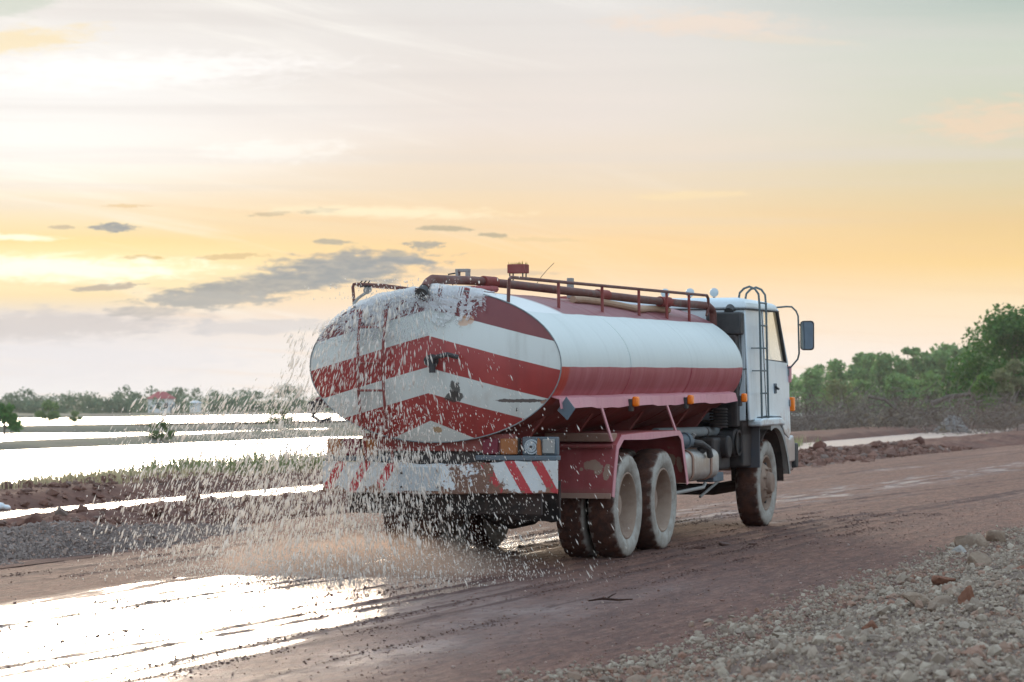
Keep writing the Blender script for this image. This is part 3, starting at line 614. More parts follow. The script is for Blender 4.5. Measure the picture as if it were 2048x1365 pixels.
def cab_mat():
    m, t = newmat('cab_white_paint'); p = t.objco(); x, y, z = t.sep(p)
    n = t.noise(p, 5, 6, .65); runs = t.noise(t.comb(x*14, y*3, z*.9), 1.0, 5, .65); sp = t.noise(p, 34, 4, .7)
    c = t.mix(t.smooth(n, .4, .75)*.3, lin(212, 224, 229), lin(186, 194, 196)); c = t.mix(t.smooth(runs, .52, .8)*.3, c, lin(160, 156, 148))
    c = t.mix(t.smooth(z + (n - .5)*.9 + (sp - .5)*.5, 1.32, .92)*.75, c, lin(150, 118, 100)); c = t.mix(t.smooth(sp, .70, .74)*.5, c, RUST)
    t.surface(t.pbsdf(base=c, rough=t.ramp(runs, [(.3, .3), (.75, .5)]), coat=.2, coatr=.25, normal=t.bump(n, .06, .02))); return m
M['white'] = cab_mat()
def simple(name, c, rough=.4, metal=0, trans=0, ior=1.45, spec=.5):
    m, t = newmat(name); t.surface(t.pbsdf(base=c, rough=rough, metal=metal, trans=trans, ior=ior, spec=spec)); return m
M['amber'] = simple('amber_lens', lin(250, 130, 30), .2); M['orange'] = simple('dusty_amber_lens', lin(156, 98, 56), .5); M['redlens'] = simple('dusty_red_lens', lin(112, 36, 50), .45)
M['mirror'] = simple('mirror_glass', lin(130, 140, 150), .03, 1.0); M['chrome'] = simple('reflector', lin(170, 180, 184), .25, .8)
mg, tg = newmat('window_glass'); tg.surface(tg.node('ShaderNodeMixShader', {0: .10, 1: tg.node('ShaderNodeBsdfTransparent', {0: (.95, .97, .97, 1)}), 2: tg.node('ShaderNodeBsdfGlossy', {0: (1, 1, 1, 1), 1: .03})})); M['glass'] = mg
def tyre_mat():
    m, t = newmat('muddy_tyre'); p = t.objco(); x, y, z = t.sep(p)
    r = (x*x + z*z).sqrt(); n = t.noise(p, 9, 6, .65); n2 = t.noise(p, 40, 4, .6)
    side = t.mix(t.smooth(n, .3, .7), lin(172, 168, 160), lin(146, 138, 128))
    tread = t.mix(t.smooth(n, .35, .65), lin(96, 64, 52), lin(72, 52, 46))
    c = t.mix(t.smooth(r + (n - .5)*.05, .475, .505), side, tread)
    c = t.mix(t.smooth(y.abs() + (n - .5)*.02, .105, .128)*t.smooth(r, .50, .525), tread, side) if False else c
    t.surface(t.pbsdf(base=c, rough=.95, spec=.2, normal=t.bump(n2 + n, .5, .012))); return m
M['tyre'] = tyre_mat()

truck = bpy.data.objects.new('tanker_truck', None); link(truck)
truck.location = (TX, TY, 0.0); truck.rotation_euler = (0, -SLOPE, rad(90) - PHI)
tag(truck, 'red and white striped water tanker truck spraying water behind it on the road', 'truck')
PT = lambda mb, name, mat, bevel=0., parent=truck, **k: mb.build(name, M[mat], parent, bevel, **k)

# ---- tank
TA, TB, TC, TV = 1.225, .703, 1.886, -.03
def ell(u, k=1.0, n=72, dent=0.0):
    out = []
    for i in range(n):
        a = 2*math.pi*i/n; q = k*(1 + dent*(float(fbm(u*1.3 + 20, a*1.4 + 3, 1.0, 2, 71)) - .5))
        out.append((u, TV + TA*q*math.cos(a), TC + TB*q*math.sin(a)))
    return out
mb = MB(); mb.loft([ell(-2.17 + 6.79*i/34, 1.0, 72, .010 if 0 < i < 34 else 0) for i in range(35)], False)
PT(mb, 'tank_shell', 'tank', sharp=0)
mb = MB(); ks = [1.0, .97, .93, .86, .76, .64, .5, .35, .2, .07]
mb.loft([ell(-2.17 - .17*(1 - k**2.2), k) for k in ks], False); mb.f.append(tuple(range(len(mb.v) - 72, len(mb.v))))
head = PT(mb, 'rear_tank_head', 'head', sharp=0)
mb = MB(); mb.loft([ell(4.62 + .17*(1 - k**2.2), k) for k in ks], False); mb.f.append(tuple(range(len(mb.v) - 72, len(mb.v)))); PT(mb, 'front_tank_head', 'darkred', sharp=0)
mb = MB(); mb.tube(ell(-2.172, 1.001, 72), .006, 6, closed=True); PT(mb, 'weld_seam', 'greyp')
for u in (.1, 2.4):
    mb = MB(); mb.tube(ell(u, 1.0005, 72), .005, 5, closed=True); PT(mb, 'weld_seam', 'tank')
# centre boss and valve on the head
mb = MB(); mb.cyl((-2.34, .02, 1.93), (-2.44, .02, 1.93), .06, .05, 14); mb.tube([(-2.40, .02, 1.93), (-2.44, .10, 1.965), (-2.44, .20, 1.985), (-2.43, .30, 1.96)], .022, 8); mb.cyl((-2.43, .05, 1.90), (-2.43, .05, 1.82), .03, .03, 10)
PT(mb, 'drain_valve', 'dark')
mb = MB(); mb.tube([(-2.20, .86, 1.565), (-2.20, .80, 1.565), (-2.20, .79, 1.55), (-2.22, .785, 1.47)], .006, 6); PT(mb, 'drip_pipe', 'dark')
# rear ladder on the head
def rail_pts(v): return [(-2.20 - .17*(1 - min(1, math.hypot((v - TV)/TA, (wz - TC)/TB))**2.2) - .05, v, wz) for wz in (2.40, 2.25, 2.1, 1.9, 1.7, 1.5, 1.36)] + [(-2.24, v + .01, 1.2), (-2.19, v + .015, .99)]
mb = MB(); ro = None
for v in (-.70, -.44):
    mb = MB(); mb.tube(rail_pts(v), .014, 8); r_ = PT(mb, 'ladder_rail', 'darkred')
for wz in (2.24, 1.91, 1.66, 1.33):
    k = min(1, math.hypot((-.57 - TV)/TA, (wz - TC)/TB)); uu = -2.25 - .17*(1 - k**2.2)
    mb = MB(); mb.cyl((uu, -.70, wz), (uu, -.44, wz), .011, None, 8); PT(mb, 'ladder_rung', 'darkred')
# left nozzle and hoses
mb = MB(); mb.cyl((-2.1, -1.18, 1.52), (-2.22, -1.22, 1.50), .05, .06, 12); mb.tube([(-2.15, -1.2, 1.5), (-2.2, -1.22, 1.42), (-2.2, -1.14, 1.37), (-2.15, -1.05, 1.40)], .018, 8); PT(mb, 'side_nozzle', 'dark')
# side skirt strip (both sides)
for sgn in (1, -1):
    mb = MB(); vs0 = lambda d: TV + sgn*d
    ring = []
    for i in range(29):
        u = -2.13 + 6.52*i/28; j = .006*math.sin(i*2.1) + .008*math.sin(i*.7); dz = 0
        ring.append([(u, vs0(1.09), 1.615 + j*.3), (u, vs0(1.20), 1.585 + j*.5 + dz), (u, vs0(1.215 + j), 1.49 + j + dz*2), (u, vs0(1.206 + j), 1.488 + j + dz*2), (u, vs0(1.192), 1.575 + j*.5 + dz), (u, vs0(1.09), 1.603 + j*.3)])
    mb.loft(ring); PT(mb, 'side_skirt', 'pink', sharp=25)
for u, m_ in ((.10, 'amber'), (2.17, 'amber'), (4.5, 'amber')):
    mb = MB(); mb.box(u - .06, u + .02, 1.18, 1.215, 1.44, 1.56); br = PT(mb, 'marker_lamp', 'dark', .006)
    mb = MB(); mb.box(u - .055, u + .035, 1.215, 1.275, 1.485, 1.585); PT(mb, 'lens', m_, .018, br)
mb = MB(); mb.prism([(1.215, 1.60), (1.30, 1.49), (1.225, 1.385), (1.13, 1.475)], -2.09, -2.075, 'u'); PT(mb, 'warning_placard', 'slate', .003)
# struts from the skirt to the mudguard
for u0, u1, z1 in ((-.85, -.60, 1.16), (1.47, 1.72, 1.21)):
    mb = MB(); mb.box(-.5, .5, 0, 0, 0, 0); mb.v, mb.f = [], []
    mb.loft([[(u0 - .03, 1.165, 1.50), (u0 + .03, 1.165, 1.50), (u0 + .03, 1.178, 1.50), (u0 - .03, 1.178, 1.50)], [(u1 - .025, 1.195, z1), (u1 + .03, 1.195, z1), (u1 + .03, 1.21, z1), (u1 - .025, 1.21, z1)]]); PT(mb, 'strut', 'pink')
# tank saddles
for u in (-1.7, -.2, 1.6, 3.4, 4.3):
    mb = MB(); prof = [(-.55, 1.0), (-.8, 1.22), (-.95, 1.42), (.89, 1.42), (.74, 1.22), (.49, 1.0)]
    mb.prism([(a, b) for a, b in prof], u - .04, u + .04, 'u'); PT(mb, 'saddle', 'darkred')
mb = MB(); mb.box(-2.12, -2.02, -.75, .72, 1.10, 1.26); PT(mb, 'rear_crossbeam', 'darkred', .01)
# ---- pipework and rails along the crown
PZ = 2.69
mb = MB(); mb.tube([(-2.22, -.10, 2.60), (-2.14, -.10, 2.65), (-2.04, -.09, 2.685), (-1.9, -.07, 2.685), (-1.3, .06, 2.69), (-.6, .22, 2.67), (.6, .43, 2.635), (2.2, .62, 2.60), (3.4, .72, 2.585), (4.35, .79, 2.58), (4.56, .81, 2.575), (4.68, .82, 2.54), (4.72, .825, 2.50), (4.73, .83, 2.30)], .042, 12)
PT(mb, 'delivery_pipe', 'rustred')
mb = MB(); mb.tube([(-2.24, -.10, 2.585), (-2.31, -.10, 2.54)], [.05, .062], 12); PT(mb, 'pipe_mouth', 'dark')
for u, v, z in ((-1.05, .12, 2.685), (1.35, .52, 2.62), (3.1, .70, 2.59)):
    mb = MB(); mb.cyl((u - .11, v - .02, z), (u + .11, v + .025, z - .003), .056, None, 12); PT(mb, 'pipe_sleeve', 'darkred')
# right guard rail with posts
def railpt(u): return (u, .678 + (u + 2.05)*.024, 2.69)
mb = MB(); mb.tube([(-2.09, .665, 2.46), (-2.09, .67, 2.6), (-2.085, .675, 2.67), (-2.05, .678, 2.69)] + [railpt(u) for u in (-1., 0, 1, 2, 3, 4, 4.42)] + [(4.47, .836, 2.655), (4.48, .836, 2.57), (4.42, .83, 2.46)], .017, 8)
PT(mb, 'guard_rail', 'rustred')
for u in (-.72, .62, 1.85, 2.85, 3.7):
    q = railpt(u); v = q[1]; zb = TC + TB*math.sqrt(max(0, 1 - ((v - TV)/TA)**2))
    mb = MB(); mb.cyl((u, v, q[2]), (u - .02, v + .01, zb - .02), .016, None, 8); PT(mb, 'rail_post', 'darkred')
# left guard rail
mb = MB(); mb.tube([(-2.0, -.88, 2.44), (-2.0, -.895, 2.62), (-2.0, -.885, 2.648), (-2.0, -.86, 2.65), (-2.0, -.6, 2.635), (-2.0, -.34, 2.60), (-2.0, -.2, 2.585)], .015, 8); PT(mb, 'spray_bar', 'rustred')
mb = MB(); mb.tube([(-1.95, -.86, 2.64), (0, -.86, 2.645), (2.2, -.86, 2.65), (4.4, -.86, 2.65), (4.42, -.86, 2.45)], .015, 8); PT(mb, 'guard_rail', 'rustred')
for u in (-.7, .6, 1.85, 3.1):
    mb = MB(); mb.cyl((u, -.86, 2.645), (u, -.86, 2.38), .015, None, 8); PT(mb, 'rail_post', 'darkred')
mb = MB()
for v in (-.80, -.76, -.72): mb.tube([(-2.0, v, 2.68), (-2.0, v - .02, 2.66), (-2.02, v - .01, 2.62), (-2.02, v + .02, 2.63)], .006, 6)
PT(mb, 'hook', 'dark', **{}); 
mb = MB(); mb.cyl((-2.02, -.75, 2.585), (-1.97, -.75, 2.60), .034, None, 14); mb.tube([(-2.0, -.76, 2.57), (-2.02, -.83, 2.52), (-2.03, -.88, 2.46)], .014, 8); PT(mb, 'breather_cap', 'grey')
# manhole lids, box, brackets, hose
mb = MB(); mb.tube([(-1.3 + .28*math.cos(a), -.02 + .28*math.sin(a), 2.61) for a in np.linspace(0, 2*math.pi, 25)[:-1]], .03, 6, closed=True); mb.cyl((-1.3, -.02, 2.56), (-1.3, -.02, 2.635), .27, .26, 24); PT(mb, 'manhole_lid', 'red')
mb = MB(); mb.cyl((2.4, -.02, 2.56), (2.4, -.02, 2.635), .27, .26, 24); PT(mb, 'manhole_lid', 'red')
mb = MB(); mb.box(-1.07, -.93, .31, .485, 2.765, 2.85); bx = PT(mb, 'rusty_tray', 'darkred', .006)
for du, dv in ((-.05, .33), (-.05, .46), (.05, .33), (.05, .46)):
    mb = MB(); mb.cyl((-1 + du, dv, 2.765), (-1 + du, dv, 2.70), .007, None, 6); PT(mb, 'tray_leg', 'dark', parent=bx)
mb = MB(); rq = random.Random(3)
for i in range(26):
    u = -1.06 + rq.random()*.12; v = .32 + rq.random()*.155; h = rq.uniform(.01, .035); mb.add([(u - .006, v, 2.85), (u + .006, v + .004, 2.85), (u + rq.uniform(-.01, .01), v + rq.uniform(-.012, .012), 2.85 + h)], [(0, 1, 2)])
M['moss'] = simple('yellow_lichen', lin(150, 128, 40), .9); tag(PT(mb, 'dry_moss', 'moss', parent=bx, smooth=False), kind='stuff')
mb = MB(); mb.box(-1.05, -.98, -.22, -.19, 2.70, 2.80); mb.box(-1.05, -.98, -.12, -.09, 2.70, 2.80); mb.box(-1.051, -.979, -.222, -.088, 2.785, 2.815); PT(mb, 'bracket', 'grey', .004)
mb = MB(); mb.tube([(-1.0, -.26, 2.70), (-1.0, -.30, 2.745), (-1.0, -.31, 2.765), (-1.0, -.24, 2.775), (-1.0, -.22, 2.765), (-1.0, -.255, 2.71)], .008, 6); mb.cyl((-1, -.265, 2.66), (-1, -.265, 2.75), .006, None, 6); PT(mb, 'valve_handle', 'dark')
mb = MB(); mb.box(.96, 1.02, .265, .325, 2.58, 2.785); PT(mb, 'pipe_support', 'grey', .004)
mb = MB(); mb.box(3.3, 3.5, .55, .75, 2.55, 2.62); PT(mb, 'pipe_support', 'darkred', .004)
mb = MB(); hz = lambda v: TC + TB*math.sqrt(max(0, 1 - ((v - TV)/TA)**2)) + .035
hp = [(.35, .52), (.8, .50), (1.25, .53), (1.6, .60), (1.95, .68), (2.2, .70), (2.5, .66), (3.0, .63), (3.4, .66)]
mb.tube([(u, v, hz(v)) for u, v in hp], .036, 10); PT(mb, 'suction_hose', 'hose')
mb = MB(); mb.tube([(-.8, .52, 2.675), (-.78, .56, 2.74), (-.74, .60, 2.80), (-.70, .66, 2.87)], .0025, 4); PT(mb, 'loose_wire', 'dark')

# ---- rear: bumper, lamps
mb = MB(); rings = []
for i in range(25):
    v = -1.14 + 2.28*i/24; sag = -.03*math.exp(-((v + .0)/.55)**2) - .022*(1 - (v + 1.14)/2.28) + .008*math.sin(i*1.7); du = .012*math.sin(i*.9)
    rings.append([(-2.145 + du, v, 1.018 + sag), (-2.145 + du*1.5, v, .73 + sag*.4), (-2.115 + du, v, .72 + sag*.4), (-2.10, v, .74 + sag*.4), (-2.10, v, 1.01 + sag), (-2.115, v, 1.024 + sag)])
mb.loft(rings); bump_o = PT(mb, 'bumper', 'bumper', sharp=30)
mb = MB(); mb.box(-2.168, -2.158, -.385, .03, .735, .955); plt = PT(mb, 'blank_plate', 'cream', .004, bump_o)
for v, z in ((-.35, .90), (0, .77), (0, .925), (-.35, .77)):
    mb = MB(); mb.cyl((-2.168, v, z), (-2.176, v, z), .012, None, 8); PT(mb, 'bolt', 'dark', parent=plt) if False else PT(mb, 'bolt', 'dark', parent=bump_o)
mb = MB(); mb.box(-2.14, -2.0, -1.125, -.42, 1.005, 1.05); mb2 = PT(mb, 'lamp_bar', 'slate', .008)
mb = MB(); mb.box(-2.14, -2.0, .36, 1.135, 1.02, 1.065); mb3 = PT(mb, 'lamp_bar', 'slate', .008)
def lamp(v0, v1, z0, z1, mat, par):
    mb = MB(); mb.box(-2.10, -2.03, v0, v1, z0, z1); o = PT(mb, 'lamp_housing', 'black', .008)
    mb = MB(); mb.box(-2.145, -2.10, v0 + .006, v1 - .006, z0 + .006, z1 - .006); PT(mb, 'lens', mat, .012, o)
for a, b, c in ((-1.11, -.955, 'orange'), (-.945, -.765, 'redlens'), (-.755, -.60, 'orange')): lamp(a, b, 1.052, 1.215, c, mb2)
for a, b, c in ((.42, .585, 'redlens'), (.595, .765, 'orange')): lamp(a, b, 1.068, 1.225, c, mb3)
mb = MB(); mb.box(-2.08, -2.0, .79, 1.125, 1.066, 1.235); hs = PT(mb, 'broken_lamp_housing', 'slate', .012)
mb = MB(); mb.v, mb.f = [], []
def disc(mb, c, r0, r1, u0, u1, n=24):
    mb.loft([[(u0, c[0] + r0*math.cos(2*math.pi*i/n), c[1] + r0*math.sin(2*math.pi*i/n)) for i in range(n)], [(u1, c[0] + r1*math.cos(2*math.pi*i/n), c[1] + r1*math.sin(2*math.pi*i/n)) for i in range(n)]])
for k, (r0, r1, a, b) in enumerate(((.075, .07, -2.081, -2.093), (.055, .05, -2.094, -2.101), (.03, .028, -2.102, -2.109))):
    mb = MB(); disc(mb, (.885, 1.145), r0, r1, a, b); PT(mb, 'reflector_ring', 'chrome', parent=hs)
mb = MB(); disc(mb, (.885, 1.145), .012, .012, -2.11, -2.118); PT(mb, 'bulb_socket', 'dark', parent=hs)
mb = MB(); mb.box(-2.10, -2.081, .99, 1.105, 1.085, 1.215); PT(mb, 'empty_socket', 'grey', .006, hs)
mb = MB(); mb.prism([(.95, 1.075), (.985, 1.068), (.975, 1.20), (.955, 1.225), (.945, 1.15)], -2.125, -2.09, 'u'); PT(mb, 'broken_lens', 'orange', parent=hs)
mb = MB(); mb.box(-2.08, -2.0, -.60, .42, .93, 1.10); PT(mb, 'rear_crossmember', 'black', .01)
mb = MB(); mb.box(-2.02, -1.96, -.95, .95, .52, .75); PT(mb, 'spray_apron', 'under', .01)

# ---- chassis
for s_ in (-1, 1):
    mb = MB(); mb.box(-2.0, 6.9, s_*.43 - .04, s_*.43 + .04, .76, 1.02); PT(mb, 'chassis_rail', 'black', .01)
for u in (-.9, .65, 2.3, 3.6, 5.0):
    mb = MB(); mb.box(u - .05, u + .05, -.39, .39, .80, .98); PT(mb, 'crossmember', 'black', .01)
for u in (0, 1.3):
    mb = MB(); mb.tube([(u, -1.0, .52), (u, -.35, .52), (u, -.22, .52), (u, 0, .52), (u, .22, .52), (u, .35, .52), (u, 1.0, .52)], [.09, .09, .2, .25, .2, .09, .09], 14); PT(mb, 'axle', 'under')
    for s_ in (-1, 1):
        mb = MB(); mb.box(u - .1, u + .1, s_*.46 - .05, s_*.46 + .05, .60, .76); PT(mb, 'spring_seat', 'under', .01)
for s_ in (-1, 1):
    mb = MB()
    mb.loft([[(u, s_*.46 - .045, z), (u, s_*.46 + .045, z), (u, s_*.46 + .045, z + .07), (u, s_*.46 - .045, z + .07)] for u, z in ((-.4, .62), (0, .60), (.65, .72), (1.3, .60), (1.7, .62))]); PT(mb, 'leaf_spring', 'under')
    mb = MB(); mb.box(-1.15, -1.1, s_*.5 - .25, s_*.5 + .35, .42, .80); PT(mb, 'rubber_apron', 'under', .005)
mb = MB(); mb.tube([(-.2, 0, .50), (2.5, 0, .62), (4.8, 0, .70)], .06, 12); PT(mb, 'drive_shaft', 'under')
mb = MB(); mb.tube([(5.98, -.95, .52), (5.98, -.5, .44), (5.98, .5, .44), (5.98, .95, .52)], .07, 10); PT(mb, 'front_axle', 'under')
mb = MB(); mb.box(4.9, 6.6, -.38, .38, .55, 1.2); PT(mb, 'engine_block', 'under', .04)
mb = MB(); mb.loft([[(u, -.62, z0), (u, -.22, z0), (u, -.22, z1), (u, -.62, z1)] for u, z0, z1 in ((1.9, .33, .52), (4.6, .30, .52), (5.1, .42, .56))]); PT(mb, 'sump_guard', 'under', .02)

# ---- wheels: outer face towards +v, centred on the hub
def make_wheel(front):
    n = 96
    mb = MB()
    prof = [(.315, .085), (.335, .125), (.40, .143), (.455, .140), (.492, .128), (.512, .112), (.522, .06), (.522, 0), (.522, -.06), (.512, -.112), (.492, -.128), (.455, -.140), (.40, -.143), (.335, -.125), (.315, -.085)]
    def mod(j, i):
        lug = (i % 4) < 2
        if j in (4, 10): return .0 if lug else -.006
        if j in (5, 9): return .0 if lug else -.020
        if j in (6, 8): return .0 if ((i + (2 if j == 8 else 0)) % 4) < 2 else -.013
        if j == 7: return .0 if (i % 6) else -.01
        return 0
    mb.lathe(prof, (0, 0), n, mod)
    ty = mb
    mb = MB()
    if front: rp = [(.318, .09), (.325, .118), (.31, .122), (.295, .10), (.285, .05), (.272, .03), (.255, .035), (.235, .075), (.20, .115), (.165, .135), (.15, .14), (.13, .14), (.125, .175), (.11, .195), (.06, .20), (0.001, .20)]
    else: rp = [(.318, .09), (.328, .120), (.312, .124), (.298, .104), (.288, .04), (.27, .0), (.262, -.06), (.255, -.085), (.21, -.095), (.16, -.075), (.14, -.06), (.13, -.055), (.125, .01), (.11, .03), (.05, .035), (0.001, .035)]
    mb.lathe(rp, (0, 0), 40)
    return ty, mb, rp
def wheel_objs(front):
    ty, rm, rp = make_wheel(front)
    wo_ = rm.build('wheel', M['mud'], None, sharp=40); t_ = ty.build('tyre', M['tyre'], wo_, sharp=50); nuts = []
    if front:
        for k in range(8):
            a = 2*math.pi*k/8; b = MB(); b.cyl((.17*math.cos(a), .128, .17*math.sin(a)), (.17*math.cos(a), .165, .17*math.sin(a)), .018, .014, 6); nuts.append(b.build('wheel_nut', M['mud'], wo_))
        for k in range(5):
            a = 2*math.pi*(k + .3)/5; b = MB(); b.cyl((.222*math.cos(a), .082, .222*math.sin(a)), (.222*math.cos(a), .100, .222*math.sin(a)), .030, .028, 10); nuts.append(b.build('hand_hole', M['dark'], wo_))
    else:
        for k in range(8):
            a = 2*math.pi*k/8; b = MB(); b.cyl((.15*math.cos(a), -.07, .15*math.sin(a)), (.15*math.cos(a), -.03, .15*math.sin(a)), .018, .014, 6); nuts.append(b.build('wheel_nut', M['mud'], wo_))
    return wo_
def copy_tree(o, parent):
    c = o.copy(); COL.objects.link(c); c.parent = parent
    for ch in list(o.children): copy_tree(ch, c)
    return c
rw = wheel_objs(False); fw = wheel_objs(True); first = {0: True, 1: True}
def put_wheel(proto, key, u, v, outer, spin):
    if first[key]: o = proto; o.parent = truck; first[key] = False
    else: o = copy_tree(proto, truck)
    o.location = (u, -v, .522 if True else 0); o.rotation_euler = (0, 0, 0 if outer > 0 else math.pi); 
    o.rotation_mode = 'ZXY' if False else 'XYZ'; o.rotation_euler[1] = spin
for u in (0, 1.3):
    for v, out in ((1.06, 1), (.73, -1), (-.73, 1), (-1.06, -1)): put_wheel(rw, 0, u, v, out, random.random()*6)
for v, out in ((1.02, 1), (-1.02, -1)): put_wheel(fw, 1, 5.98, v, out, .4)

# ---- rear mudguards
for s_ in (1, -1):
    path = [(-.62, .635), (-.55, .88), (-.46, 1.12), (-.28, 1.215), (.6, 1.225), (1.85, 1.215), (1.96, 1.16), (2.08, .90), (2.19, .66)]
    mb = MB(); rings = []
    for u, z in path:
        i = path.index((u, z)); a = path[max(0, i - 1)]; b = path[min(len(path) - 1, i + 1)]; d = Vector((b[0] - a[0], b[1] - a[1])).normalized(); nx, nz = -d.y*.006, d.x*.006
        rings.append([(u, s_*.54, z), (u, s_*1.205, z), (u + nx, s_*1.205, z + nz), (u + nx, s_*.54, z + nz)])
    mb.loft(rings[:3]); rear_p = PT(mb, 'mudguard', 'guard', sharp=20) 
    mb = MB(); mb.loft(rings[2:]); PT(mb, 'mudguard', 'guard', sharp=20)
    # folded outer lip
    mb = MB(); lip = []
    for (u, z) in path:
        cx, cz = .75, .35; d = Vector((cx - u, cz - z)).normalized(); k = .075
        lip.append([(u, s_*1.2055, z), (u, s_*1.213, z), (u + d.x*k, s_*1.213, z + d.y*k), (u + d.x*k, s_*1.2055, z + d.y*k)])
    mb.loft(lip); PT(mb, 'mudguard_lip', 'pink', sharp=20)
    mb = MB(); mb.loft([[(-.655, s_*.53, .615), (-.635, s_*.53, .615), (-.615, s_*.53, .665), (-.635, s_*.53, .665)], [(-.655, s_*1.2, .615), (-.635, s_*1.2, .615), (-.615, s_*1.2, .665), (-.635, s_*1.2, .665)]]); PT(mb, 'flap_clamp', 'tan', .003)
    mb = MB(); mb.box(-.52, -.30, s_*.5, s_*1.17, 1.155, 1.235) if s_ > 0 else mb.box(-.52, -.30, -1.17, -.5, 1.155, 1.235); PT(mb, 'mudguard_beam', 'tan', .008)
    mb = MB(); mb.cyl((-.53, s_*.55, 1.11), (-.53, s_*1.19, 1.11), .022, None, 10); PT(mb, 'mudguard_stay', 'red')
    if s_ > 0:
        for v, z, r in ((.98, .93, .05), (1.03, .95, .04), (1.13, .83, .035), (1.14, .89, .03), (.93, .90, .03)):
            pass

# ---- between the axles, right side
mb = MB(); rings = []
def rrect(u, v0, v1, z0, z1, r, n=5):
    out = []
    for cx, cz, a0 in ((v1 - r, z1 - r, 0), (v0 + r, z1 - r, 90), (v0 + r, z0 + r, 180), (v1 - r, z0 + r, 270)):
        for k in range(n + 1): a = rad(a0 + 90*k/n); out.append((u, cx + r*math.cos(a), cz + r*math.sin(a)))
    return out
mb.loft([rrect(2.50, .56, 1.06, .68, .96, .1), rrect(2.53, .54, 1.08, .65, .98, .1), rrect(3.97, .54, 1.08, .65, .98, .1), rrect(4.0, .56, 1.06, .68, .96, .1)]); ft = PT(mb, 'fuel_tank', 'steel', sharp=30)
for u in (2.85, 3.62):
    mb = MB(); mb.loft([rrect(u - .03, .53, 1.092, .638, .992, .105), rrect(u + .03, .53, 1.092, .638, .992, .105)]); PT(mb, 'tank_strap', 'tan', parent=ft)
mb = MB(); mb.cyl((3.35, 1.02, .96), (3.38, 1.10, 1.03), .05, .05, 14); PT(mb, 'filler_cap', 'dark', parent=ft)
mb = MB(); mb.tube([(2.2, .95, 1.10), (2.6, 1.0, 1.09), (2.75, 1.0, 1.09)], .075, 14); mb.cyl((2.75, 1, 1.09), (2.85, 1, 1.09), .09, .09, 14); mb.cyl((2.85, 1, 1.09), (3.1, 1.0, 1.07), .055, .05, 12); PT(mb, 'water_pump', 'slate')
mb = MB(); mb.tube([(3.05, 1.02, 1.07), (3.25, 1.07, 1.05), (3.4, 1.11, .99), (3.45, 1.12, .90)], .035, 10); PT(mb, 'pump_outlet', 'dark')
mb = MB(); mb.cyl((3.0, 1.0, 1.08), (3.0, 1.06, 1.16), .025, None, 10); PT(mb, 'pump_valve', 'grey')
mb = MB(); mb.cyl((2.3, .82, 1.18), (4.95, .82, 1.15), .055, None, 14); pp = PT(mb, 'suction_pipe', 'greyp')
mb = MB(); mb.blob((4.97, .82, 1.15), (.05, .056, .056), 12, 8); PT(mb, 'pipe_cap', 'pink', parent=pp)
mb = MB(); mb.cyl((4.3, .82, 1.152), (4.34, .82, 1.152), .062, None, 14); PT(mb, 'pipe_flange', 'dark', parent=pp)
mb = MB(); mb.box(4.15, 4.9, .45, .98, .72, 1.09); PT(mb, 'battery_box', 'black', .03)
mb = MB(); mb.cyl((4.55, .75, .98), (4.55, 1.06, .98), .13, .13, 20); PT(mb, 'air_filter', 'black', .02)
mb = MB(); mb.lathe([(.11, 1.05), (.145, 1.07), (.15, 1.085), (.12, 1.085)], (4.9, 1.02), 24); PT(mb, 'filter_rim', 'under')
mb = MB(); mb.cyl((4.9, .45, 1.02), (4.9, 1.06, 1.02), .16, .16, 24); PT(mb, 'air_cleaner', 'black', .02)
mb = MB()
for k in range(7): mb.lathe([(.10, .0), (.10, .0)], (0, 0), 4) if False else mb.cyl((4.55, .93, 1.20 + k*.033), (4.55, .93, 1.22 + k*.033), .11, .095, 16)
PT(mb, 'bellows_hose', 'under')
mb = MB(); mb.box(5.0, 5.42, .78, 1.10, .74, 1.22); PT(mb, 'wheel_arch_plate', 'black', .02)
mb = MB(); mb.box(5.40, 5.425, .72, 1.20, .72, 1.235); PT(mb, 'front_mud_flap', 'blue', .004)
mb = MB(); mb.box(4.05, 4.5, .80, 1.0, .60, .70); PT(mb, 'step_plate', 'slate', .01)
mb = MB(); mb.tube([(4.4, .75, .42), (5.2, .80, .60)], .016, 8); PT(mb, 'steering_rod', 'grey')
mb = MB(); mb.tube([(2.2, .95, .53), (2.9, 1.0, .55), (3.6, 1.0, .56), (3.75, .98, .60)], .02, 8); PT(mb, 'side_guard_tube', 'grey')

